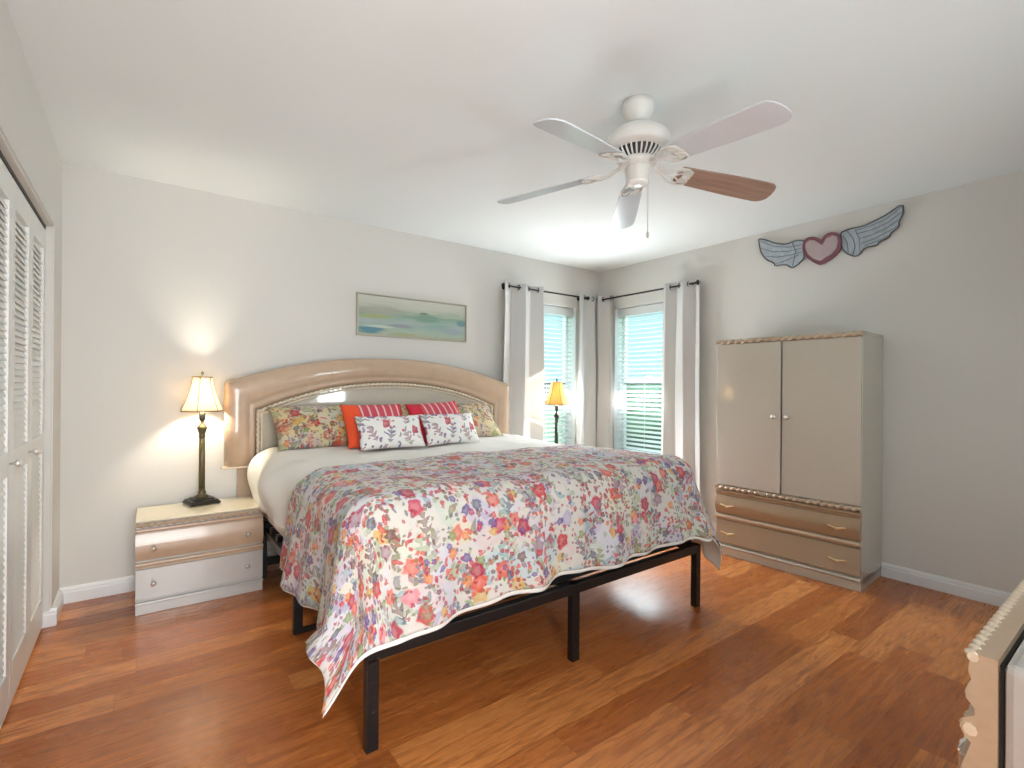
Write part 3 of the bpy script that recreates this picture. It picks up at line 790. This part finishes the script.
def pillow(name, w_, h_, th, m, loc, lean, yaw, label, cat, group=None, roll=0, piping=None):
    t_ = 28
    def sh(u, v, s):
        a, b = u * 2 - 1, v * 2 - 1
        e = (max(0, 1 - abs(a) ** 2.6) * max(0, 1 - abs(b) ** 2.6)) ** .55
        x = a * w_ / 2 * (1 - .05 * (1 - b * b) * abs(a)); z = b * h_ / 2 * (1 - .07 * (1 - a * a) * abs(b))
        n_ = noise.noise(Vector((a * 2 + loc[0] * 9, b * 2, s))) * .05 + noise.noise(Vector((a * 6 + loc[0] * 9, b * 5, s))) * .03
        return (x, s * th / 2 * e * (1 + n_ * 2), z + h_ / 2)
    mb = MB(); uvf = lambda u, v: (u * w_, v * h_)
    mb.grid(lambda u, v: sh(u, v, -1), t_, t_, uvf); mb.grid(lambda u, v: sh(u, v, 1), t_, t_, uvf)
    o = mb.build(name, m, fix=True)
    bm = bmesh.new(); bm.from_mesh(o.data); bmesh.ops.remove_doubles(bm, verts=bm.verts, dist=.0004); bmesh.ops.recalc_face_normals(bm, faces=bm.faces); bm.to_mesh(o.data); bm.free()
    o.location = loc; o.rotation_euler = (-lean, roll, yaw)
    tag(o, label, cat, group)
    if piping:
        per = [sh(i / t_, 0, 0) for i in range(t_)] + [sh(1, i / t_, 0) for i in range(t_)] + [sh(1 - i / t_, 1, 0) for i in range(t_)] + [sh(0, 1 - i / t_, 0) for i in range(t_ + 1)]
        MB().tube(per, .004, 6, False).build('piping', piping, o)
    return o
LN = math.radians
pillow('bed_pillow', .78, .35, .15, M['sham'], (1.045, 3.215, .830), LN(45), LN(3), 'floral pillow sham on the left, leaning on the headboard behind the orange edged cushion', 'pillow')
pillow('bed_pillow', .84, .35, .15, M['sham'], (1.890, 3.215, .830), LN(45), LN(-2), 'floral pillow sham on the right, mostly hidden behind the red cushion', 'pillow')
pillow('throw_cushion', .42, .34, .11, M['stripe_a'], (1.245, 3.065, .826), LN(38), LN(-2), 'square cushion with orange left end and pink stripes', 'cushion')
pillow('throw_cushion', .42, .34, .11, M['stripe_b'], (1.725, 3.065, .832), LN(38), LN(3), 'square red striped cushion with crimson left end', 'cushion', roll=LN(-3))
pillow('lumbar_cushion', .44, .235, .11, M['sprig'], (1.290, 2.965, .822), LN(30), LN(-1), 'oblong white cushion with botanical print, nearer the left lamp', 'cushion')
pillow('lumbar_cushion', .43, .235, .11, M['sprig'], (1.735, 2.975, .824), LN(30), LN(3), 'oblong white cushion with botanical print, nearer the windows', 'cushion')

# ------------------------------------------------------------------ nightstands
def front_bow(mb, x0, x1, z0, z1, yf, bulge, n=10):       # drawer front, convex in section, faces -y
    pts = [(yf + .02, z0)] + [(yf - bulge * sin(PI * i / n), z0 + (z1 - z0) * i / n) for i in range(n + 1)] + [(yf + .02, z1)]
    mb.prism(pts, lambda a, b: (x0, a, b), lambda a, b: (x1, a, b)); return mb
def nightstand(loc, rz, label):
    t = empty('nightstand', loc, rz); tag(t, label, 'nightstand', 'two drawer nightstands')
    w2, d, h = .303, .365, .498                              # local: front at y=0, back at y=d
    b = MB(); b.box(-w2, w2, .012, d, .055, .487); b.box(-w2 + .0, w2, .004, d, 0, .062)
    b.build('body', M['lacq_light'], t, bevel=.003)
    MB().box(-w2 - .001, w2 + .001, -.001, d, .487, h).build('top_slab', M['cream'], t, bevel=.005)
    MB().rope([(-w2, .004, .472), (w2, .004, .472)], .0155, .036).build('rope_moulding', M['rope'], t)
    MB().tube([(-w2, .004, .445), (w2, .004, .445)], .010, 10).box(-w2, w2, .005, .02, .428, .440).build('cornice', M['tan'], t)
    dr = front_bow(MB(), -w2, w2, .285, .426, .006, .014).build('drawer', M['tan'], t)
    k = MB().tube([(-w2, .003, .266), (w2, .003, .266)], .012, 10); k.box(-w2, w2, .0, .015, .243, .262); k.build('band_moulding', M['rope'], t)
    d2 = MB().box(-w2, w2, -.0, .02, .082, .240).build('drawer', M['lacq_light'], t, bevel=.003)
    MB().tube([(-w2, .004, .060), (w2, .004, .060)], .008, 8).build('plinth_bead', M['lacq_light'], t)
    for dd, z, yy in ((dr, .350, -.010), (d2, .162, .0)):
        for x in (-.225, .220):
            kb = MB().lathe([(.004, 0), (.005, .010), (.011, .014), (.013, .020), (.009, .026), (.001, .028)], 14)
            kb.v = [(vx + x, -vz + yy, vy + z) for vx, vy, vz in kb.v]; kb.build('knob', M['nickel'], dd)
    return t
nightstand((.287, 3.258, 0), LN(-.6), 'pale grey and tan two drawer nightstand beside the closet corner')
nightstand((3.13, 3.15, 0), 0, 'matching two drawer nightstand hidden behind the bed by the windows')

# ------------------------------------------------------------------ table lamps
def lamp(loc, shade, label, watts, col, metal, rz=0):
    t = empty('table_lamp', loc, rz); tag(t, label, 'table lamp', 'candlestick table lamps')
    b = MB()
    for s, z0, z1 in ((.080, 0.006, .016), (.072, .016, .026), (.052, .026, .036)): b.box(-s, s, -s, s, z0, z1)
    for x in (-.07, .07):
        for y in (-.07, .07): b.lathe([(.006, 0), (.010, .003), (.008, .007)], 10, (x, y, 0))
    b.build('base', M['bronze_dk'], t, bevel=.002)
    c = MB()
    c.lathe([(.036, .036), (.038, .044), (.026, .052), (.020, .062), (.024, .068), (.017, .076), (.0165, .09)], 24)
    c.lathe([(.0165, .088), (.0150, .40)], 32, lob=lambda th: 1 + .07 * cos(12 * th))
    c.lathe([(.0150, .398), (.020, .405), (.016, .412), (.018, .425), (.026, .448), (.029, .462), (.022, .468), (.018, .476), (.010, .482), (.010, .53)], 24)
    c.build('column', metal, t)
    MB().lathe([(.014, .50), (.017, .51), (.017, .545), (.012, .55)], 16).build('socket', M['bronze_dk'], t)
    MB().lathe([(.010, .55), (.020, .565), (.026, .59), (.022, .615), (.010, .63), (.002, .634)], 16).build('bulb', M['bulb'], t)
    # bell shade, six soft panels
    z0, z1 = .560, .765; N_ = 14
    prof = [(.052 + (.112 - .052) * ((1 - i / N_) ** 1.55), z0 + (z1 - z0) * i / N_) for i in range(N_ + 1)]
    def sf(u, v):
        r, z = prof[round(v * N_)]; th = u * 2 * PI
        q = r * (1 - .045 * abs(sin(3 * th)) ** 1.0); return (q * cos(th), q * sin(th), z)
    sh_ = MB().grid(sf, 60, N_).build('lamp_shade', shade, t, solid=.0015)
    for k in range(6):
        th = 2 * PI * k / 6; MB().tube([((r + .001) * cos(th), (r + .001) * sin(th), z) for r, z in prof], .0022, 6).build('rib', M['shade_trim'], sh_)
    for r, z in ((prof[0][0], z0), (prof[-1][0], z1)):
        MB().tube([(r * (1 - .045 * abs(sin(1.5 * th2))) * cos(th2 * .5), r * (1 - .045 * abs(sin(1.5 * th2))) * sin(th2 * .5), z) for th2 in [4 * PI * i / 60 for i in range(61)]], .0032, 6, False).build('trim_band', M['shade_trim'], sh_)
    h_ = MB()
    for th in (0, PI):
        h_.tube([(.012 * cos(th), 0, .548), (.034 * cos(th), 0, .60), (.034 * cos(th), 0, .70), (.004 * cos(th), 0, .768)], .0016, 6)
    for k in range(3):
        th = 2 * PI * k / 3 + .3; h_.tube([(0, 0, .766), (.051 * cos(th), .051 * sin(th), z1 - .002)], .0013, 6)
    h_.build('harp', M['bronze_dk'], t)
    MB().lathe([(.004, .766), (.006, .772), (.004, .777), (.009, .786), (.007, .795), (.001, .80)], 12).build('finial', metal, t)
    l = bpy.data.lights.new('lamp_bulb_light', 'POINT'); l.energy = watts; l.color = col; l.shadow_soft_size = .03
    o = bpy.data.objects.new('lamp_bulb_light', l); C.objects.link(o); o.location = (loc[0], loc[1], loc[2] + .66)
    return t
lamp((.302, 3.545, .4985), M['shade'], 'lit cream bell shade table lamp on the nightstand beside the closet corner', 19.0, (1.0, .89, .72), M['bronze'], .2)
lamp((3.065, 3.42, .4985), M['shade_gold'], 'lit amber bell shade table lamp in front of the left window', 2.0, (1.0, .84, .62), M['bronze_dk'], .2)

t = empty('added_uplight', (.84, -.24, 0)); tag(t, 'added bronze uplight with an open bowl, brightening the ceiling, by the doorway left of the dresser', 'floor lamp')  # unseen lamp body, added to go with the ceiling fill
MB().lathe([(.12, 0), (.125, .01), (.11, .022), (.03, .034), (.013, .05)], 32).build('base', M['bronze_dk'], t)
MB().lathe([(.012, .04), (.011, 1.08)], 16).build('pole', M['bronze_dk'], t)
MB().lathe([(.014, 1.06), (.05, 1.085), (.10, 1.125), (.135, 1.18), (.140, 1.195), (.134, 1.193), (.096, 1.135), (.048, 1.097), (.010, 1.082)], 32).build('bowl', M['bronze_dk'], t)

# ------------------------------------------------------------------ wardrobe
t = empty('wardrobe', (3.453, 1.594, 0), 0); tag(t, 'tall glossy grey beige wardrobe with two doors over two drawers and rope mouldings', 'wardrobe')
ang = math.atan2(.045, .91); t.rotation_euler = (0, 0, ang - PI / 2)   # local x runs to the viewer's right along the front, local y into the wall
W, Dp, HH = .455, .425, 1.575
b = MB(); b.box(-W, W, .012, Dp, .03, HH - .02); b.box(-W, W, -.004, Dp, HH - .020, HH); b.box(-W, W, -.002, Dp, 0, .07)
b.build('body', M['lacq'], t, bevel=.003)
MB().rope([(-W, -.004, HH - .021), (W, -.004, HH - .021)], .019, .052).build('rope_moulding', M['rope'], t)
for s, e_ in ((-1, -.455), (1, .002)):
    d = MB().box(e_, e_ + .451, -.008, .012, .515, 1.538).build('door', M['lacq'], t, bevel=.003)
    kb = MB().lathe([(.005, 0), (.006, .012), (.014, .018), (.017, .026), (.012, .033), (.001, .035)], 16)
    x = s * .040
    kb.v = [(vx + x, -vz - .008, vy + 1.03) for vx, vy, vz in kb.v]; kb.build('knob', M['nickel'], d)
    if s < 0:                                     # this door stands very slightly ajar on its left hinges
        d.location = (-W, 0, 0); d.rotation_euler = (0, 0, -math.radians(1.3))
        for me_ in (d.data, d.children[0].data):
            for v in me_.vertices: v.co.x += W
MB().box(-.0025, .0025, -.004, .010, .515, 1.538).build('door_gap', M['dark'], t)
MB().rope([(-W, -.008, .495), (W, -.008, .495)], .017, .042).build('rope_moulding', M['rope'], t)
MB().tube([(-W, -.004, .466), (W, -.004, .466)], .011, 10).box(-W, W, -.006, .015, .440, .478).build('cornice', M['tan_dk'], t)
dr1 = front_bow(MB(), -W, W, .302, .437, -.004, .020).build('drawer', M['tan_dk'], t)
MB().tube([(-W, -.010, .284), (W, -.010, .284)], .015, 10).box(-W, W, -.006, .015, .262, .290).build('band_moulding', M['rope'], t)
dr2 = MB().box(-W, W, -.008, .014, .092, .258).build('drawer', M['tan'], t, bevel=.004)
dr2.data.materials[0] = mat('grey_tan_lacquer', rgb(172, 156, 134), .16, coat=.5, nscale=20, namt=.05)
MB().tube([(-W, -.004, .066), (W, -.004, .066)], .010, 8).build('plinth_bead', M['lacq'], t)
def bow_handle(x, y, z, parent):
    hnd = MB()
    for s in (-1, 1):
        hnd.tube([(x, y - .018, z - .006), (x + s * .018, y - .021, z - .001), (x + s * .036, y - .024, z + .005), (x + s * .050, y - .022, z + .005)], [.0075, .0062, .0052, .003], 8)
    hnd.tube([(x, y + .002, z - .006), (x, y - .014, z - .006), (x, y - .026, z - .006), (x, y - .029, z - .006)], [.006, .005, .0085, .002], 10)
    return hnd.build('handle', M['brass'], parent)
for x in (-.355, .340):
    bow_handle(x, -.024, .372, dr1); bow_handle(x, -.008, .170, dr2)

# ------------------------------------------------------------------ dresser at the right edge
t = empty('dresser', (1.075, .198, 0), 0); tag(t, 'low cream and tan dresser with scalloped rope edged front at the right edge', 'dresser')
LD, DD, HD = 1.50, .46, .800          # local: front at y=0 facing +y (into the room), body towards -y
MB().box(.004, LD - .004, -DD, -.036, 0, HD - .004).build('body', M['lacq_light'], t, bevel=.012)
fr = [(-.031, 0), (.0, 0), (.0, .06), (.006, .075), (.0, .09), (-.002, .10), (-.002, .255), (.006, .262), (.009, .275), (.004, .288), (-.002, .295), (-.002, .46),
      (.006, .468), (.009, .48), (.004, .492), (.0, .50)] + [(.0 + .016 * sin(PI * i / 8), .50 + .15 * i / 8) for i in range(1, 8)] + \
     [(.0, .655), (.008, .662), (.014, .675), (.010, .690), (-.004, .700), (-.004, .712), (.006, .724), (.008, .735), (.004, .748), (.0, .756), (.004, .77), (.002, .79), (-.004, HD), (-.031, HD)]
MB().prism(fr, lambda a, b: (0, a, b), lambda a, b: (LD, a, b)).build('front', M['rope'], t)
MB().box(.010, LD - .010, -.036, -.031, 0.0, HD - .012).build('shadow_gap', M['dark'], t)
MB().rope([(-.002, .001, HD - .006), (LD, .001, HD - .006)], .0105, .026).build('rope_moulding', M['rope_lt'], t)
MB().rope([(-.002, .004, .676), (LD, .004, .676)], .013, .030).build('rope_moulding', M['rope_lt'], t)
MB().rope([(-.002, .004, .48), (LD, .004, .48)], .012, .030).build('rope_moulding', M['rope_lt'], t)
for i, (a, b_) in enumerate(((.02, .49), (.51, .99), (1.01, 1.48))):
    for z0, z1, zz in ((.51, .64, .575), (.305, .455, .385), (.105, .25, .18)):
        dd = MB().box(a, b_, -.004, .004 if z0 < .5 else .020, z0 + (.02 if z0 > .5 else 0), z1 - (.02 if z0 > .5 else 0)).build('drawer', M['tan'] if z0 > .5 else M['lacq'], t, bevel=.003)
        for fx in (.25, .75):
            x = a + (b_ - a) * fx; y = .004 if z0 < .5 else .020
            hh = MB()
            for s in (-1, 1): hh.tube([(x, y + .012, zz), (x + s * .02, y + .014, zz + .006), (x + s * .045, y + .012, zz + .010)], [.005, .004, .003], 8)
            hh.tube([(x, y - .002, zz), (x, y + .010, zz), (x, y + .018, zz), (x, y + .021, zz)], [.006, .005, .008, .002], 10)
            hh.build('handle', M['nickel'], dd)

# ------------------------------------------------------------------ ceiling fan
FX, FY = 1.700, 1.390
t = empty('ceiling_fan', (FX, FY, H)); tag(t, 'white five blade ceiling fan with scrolled brackets and one brown blade', 'ceiling fan')
Z = lambda z: z - H
MB().lathe([(.066, Z(H)), (.067, Z(2.415)), (.062, Z(2.392)), (.050, Z(2.372)), (.038, Z(2.362)), (.034, Z(2.358)), (.034, Z(2.352))], 32).build('canopy', M['fan'], t)
MB().lathe([(.030, Z(2.358)), (.034, Z(2.350)), (.032, Z(2.342)), (.022, Z(2.336)), (.012, Z(2.334)), (.012, Z(2.318))], 24).build('downrod', M['fan'], t)
for a_ in (.6, 2.2, -2.2, -2.75):
    MB().lathe([(.004, -.003), (.006, 0), (.004, .003)], 8, (.031 * cos(a_), .031 * sin(a_), Z(2.345))).build('screw', M['fan_dark'], t)
MB().lathe([(.012, Z(2.327)), (.06, Z(2.325)), (.10, Z(2.315)), (.124, Z(2.298)), (.134, Z(2.275)), (.134, Z(2.246)), (.128, Z(2.236)), (.112, Z(2.230)), (.108, Z(2.228))], 48).build('motor_housing', M['fan'], t)
MB().lathe([(.098, Z(2.232)), (.092, Z(2.215)), (.072, Z(2.192)), (.060, Z(2.186))], 32).build('vent_core', M['fan_dark'], t)
rb = MB()
for k in range(30):
    a_ = 2 * PI * k / 30; c_, s_ = cos(a_), sin(a_)
    rb.tube([(.107 * c_, .107 * s_, Z(2.232)), (.100 * c_, .100 * s_, Z(2.214)), (.082 * c_, .082 * s_, Z(2.196)), (.070 * c_, .070 * s_, Z(2.190))], .0042, 6)
rb.build('vent_ribs', M['fan'], t)
MB().lathe([(.060, Z(2.192)), (.078, Z(2.190)), (.082, Z(2.180)), (.080, Z(2.168)), (.060, Z(2.162)), (.052, Z(2.158))], 32).build('flywheel', M['fan'], t)
MB().lathe([(.052, Z(2.166)), (.055, Z(2.150)), (.050, Z(2.130)), (.048, Z(2.105)), (.046, Z(2.098))], 32).build('switch_housing', M['fan'], t)
MB().lathe([(.046, Z(2.100)), (.047, Z(2.092)), (.040, Z(2.086)), (.012, Z(2.083)), (.001, Z(2.083))], 32).build('bottom_cap', mat('glossy_white_cap', rgb(245, 245, 245), .15), t)
MB().tube([(.030, -.025, Z(2.11)), (.034, -.028, Z(2.09)), (.034, -.028, Z(1.885))], .0018, 6).build('pull_chain', M['nickel'], t)
MB().lathe([(.002, Z(1.888)), (.006, Z(1.880)), (.007, Z(1.868)), (.003, Z(1.860))], 10, (.034, -.028, 0)).build('chain_fob', M['nickel'], t)
def blade_arm(ang, m, lab=None):
    a = empty('fan_blade_assembly', (0, 0, 0), ang); a.parent = t
    R0, R1 = .185, .652; droop = .045 / (R1 - R0); pitch = math.radians(13)
    def P(r, n_, dz=0):      # r along, n_ to the left
        return (r, n_ * cos(pitch), Z(2.150) - (r - R0) * droop - n_ * sin(pitch) + dz)
    hw = lambda r: .052 + .014 * min(1, (r - R0) / .30)
    out = [(R0, -.046), (R0 + .010, -.053)] + [(r, -hw(r)) for r in (.25, .35, .45, .54, R1 - .052)] + [(R1 - .030, -.064), (R1 - .012, -.050), (R1 - .002, -.025), (R1 + .002, .005), (R1 + .001, .032), (R1 - .010, .050), (R1 - .028, .062)] \
        + [(r, hw(r)) for r in (R1 - .05, .54, .45, .35, .25)] + [(R0 + .010, .053), (R0, .046)]
    bl = MB().prism(out, lambda r, n_: P(r, n_, .003), lambda r, n_: P(r, n_, -.003)).build('fan_blade', m, t, bevel=.001)
    if lab: bl['label'] = lab
    # scrolled iron under the blade root
    ir = MB(); q = -.008
    def loop(pts, r=.0045): ir.tube(pts, r, 8)
    ir.tube([(.070, 0, Z(2.172)), (.100, 0, Z(2.160)), (.130, 0, Z(2.146)), P(.165, 0, q)], [.010, .008, .007, .006], 8)
    for s in (-1, 1):
        loop([(.085, s * .008, Z(2.168)), (.120, s * .020, Z(2.152)), P(.150, s * .040, q), P(.180, s * .050, q), P(.215, s * .052, q), P(.238, s * .040, q), P(.240, s * .020, q), P(.225, s * .006, q), P(.205, s * .004, q)])
        loop([P(.165, 0, q), P(.185, s * .012, q), P(.205, s * .030, q), P(.196, s * .040, q), P(.180, s * .036, q), P(.172, s * .022, q)], .0035)
    plate = [(.196, -.046), (.236, -.036), (.246, 0), (.236, .036), (.196, .046), (.206, 0)]
    ir.prism(plate, lambda r, n_: P(r, n_, -.004), lambda r, n_: P(r, n_, -.007))
    io = ir.build('blade_bracket', M['fan'], t)
    for x in (bl, io): x.rotation_euler = (0, 0, ang)
    bpy.data.objects.remove(a)
for k, dg in enumerate((-97, -25, 47, 119, 191)):
    blade_arm(math.radians(dg), M['blade_wood'] if k == 1 else M['blade'], 'brown wooden blade' if k == 1 else None)

# ------------------------------------------------------------------ picture
t = empty('framed_picture', (1.767, YB, 1.757)); tag(t, 'wide thin framed abstract seascape in pale greens and blues above the headboard', 'picture')
pw, ph = .477, .160
f = MB()
f.box(-pw, pw, -.032, 0, -ph, -ph + .010).box(-pw, pw, -.032, 0, ph - .010, ph).box(-pw, -pw + .010, -.032, 0, -ph + .01, ph - .01).box(pw - .010, pw, -.032, 0, -ph + .01, ph - .01)
f.build('frame', M['frame'], t, bevel=.0015)
cnv = MB(); cnv.add([(-pw + .012, -.022, -ph + .012), (pw - .012, -.022, -ph + .012), (pw - .012, -.022, ph - .012), (-pw + .012, -.022, ph - .012),
                     (-pw + .012, -.002, -ph + .012), (pw - .012, -.002, -ph + .012), (pw - .012, -.002, ph - .012), (-pw + .012, -.002, ph - .012)],
                    [(0, 1, 2, 3), (7, 6, 5, 4), (0, 4, 5, 1), (1, 5, 6, 2), (2, 6, 7, 3), (3, 7, 4, 0)], False, [(0, 0), (1, 0), (1, 1), (0, 1)] * 2)
cnv.build('canvas', M['paint'], t)

# ------------------------------------------------------------------ winged heart on the right wall
t = empty('winged_heart_wall_art', (XR, 1.53, 2.24)); tag(t, 'tin wall art of a rose heart between blue grey wings, high on the right wall', 'wall art')
WY, WZ = 1.53, 2.24
def shape(name, pts, edge_m, face_m, d0, d1, ridges, parent):
    # pts in world (y, z) at the wall; rim thicker than the face, ridges are raised feather lines
    n_ = len(pts); sm = []
    for i in range(n_):                           # round the outline off a little
        a, b = Vector(pts[i]), Vector(pts[(i + 1) % n_]); sm += [a.lerp(b, .2), a.lerp(b, .8)]
    pts = sm; q = [(y - WY, z - WZ) for y, z in pts]
    o = MB().prism(q, lambda a, b: (-d0, a, b), lambda a, b: (-.003, a, b)).build(name, face_m, parent)
    rim = MB(); loop = [(-d0, a, b) for a, b in q]; loop.append(loop[0]); rim.tube(loop, .0048, 6, False)
    rim.build('edge', edge_m, o)
    if ridges:
        r_ = MB()
        for rr in ridges: r_.tube([(-d0 - .001, y - WY, z - WZ) for y, z in rr], .0028, 6)
        r_.build('feather_lines', mat('grey_feather_line', rgb(124, 134, 146), .5, .2), o)
    return o
shape('wing', [(1.986, 2.399), (1.978, 2.344), (1.966, 2.284), (1.924, 2.221), (1.864, 2.183), (1.857, 2.159), (1.777, 2.156), (1.728, 2.118), (1.687, 2.142), (1.644, 2.179), (1.658, 2.251), (1.641, 2.304), (1.709, 2.32), (1.771, 2.305), (1.858, 2.332), (1.933, 2.379)], M['wing_edge'], M['wing'], .016, 0, [[(1.979, 2.379), (1.873, 2.313), (1.757, 2.28), (1.661, 2.28)], [(1.97, 2.319), (1.872, 2.27), (1.757, 2.25), (1.667, 2.253)], [(1.939, 2.248), (1.843, 2.224), (1.743, 2.218), (1.667, 2.227)], [(1.849, 2.173), (1.771, 2.187), (1.687, 2.207)], [(1.732, 2.311), (1.708, 2.247), (1.715, 2.191), (1.728, 2.135)]], t)
shape('wing', [(1.413, 2.306), (1.359, 2.32), (1.279, 2.316), (1.212, 2.335), (1.147, 2.357), (1.06, 2.408), (1.056, 2.344), (1.079, 2.294), (1.079, 2.263), (1.12, 2.235), (1.131, 2.206), (1.184, 2.193), (1.195, 2.17), (1.266, 2.172), (1.3, 2.127), (1.329, 2.124), (1.37, 2.151), (1.404, 2.196), (1.404, 2.264)], M['wing_edge'], M['wing'], .016, 0, [[(1.065, 2.39), (1.147, 2.331), (1.234, 2.308), (1.324, 2.301)], [(1.064, 2.353), (1.147, 2.303), (1.223, 2.28), (1.313, 2.275)], [(1.082, 2.308), (1.147, 2.27), (1.222, 2.247), (1.295, 2.238)], [(1.084, 2.271), (1.157, 2.238), (1.222, 2.215), (1.284, 2.203)], [(1.131, 2.219), (1.2, 2.197), (1.266, 2.186)], [(1.371, 2.307), (1.335, 2.248), (1.323, 2.192), (1.335, 2.134)], [(1.395, 2.282), (1.37, 2.229), (1.364, 2.16)], [(1.324, 2.305), (1.299, 2.239), (1.295, 2.146)]], t)
h_ = shape('heart', [(1.654, 2.25), (1.648, 2.292), (1.628, 2.313), (1.601, 2.318), (1.569, 2.308), (1.524, 2.275), (1.511, 2.302), (1.486, 2.316), (1.462, 2.318), (1.431, 2.305), (1.413, 2.282), (1.406, 2.237), (1.412, 2.184), (1.448, 2.147), (1.529, 2.102), (1.58, 2.135), (1.633, 2.189)], M['heart_edge'], M['heart_edge'], .026, 0, None, t)
hi = [((y - 1.5305) * 1.12 + 1.5305 - WY, (z - 2.185) * 1.12 + 2.185 - WZ) for y, z in [(1.623, 2.243), (1.618, 2.274), (1.595, 2.285), (1.566, 2.276), (1.522, 2.238), (1.5, 2.275), (1.463, 2.285), (1.438, 2.271), (1.433, 2.24), (1.439, 2.201), (1.469, 2.169), (1.532, 2.137), (1.573, 2.159), (1.607, 2.197)]]
MB().prism(hi, lambda a, b: (-.033, a, b), lambda a, b: (-.020, a, b)).build('heart_face', M['heart'], h_, bevel=.004)


# end
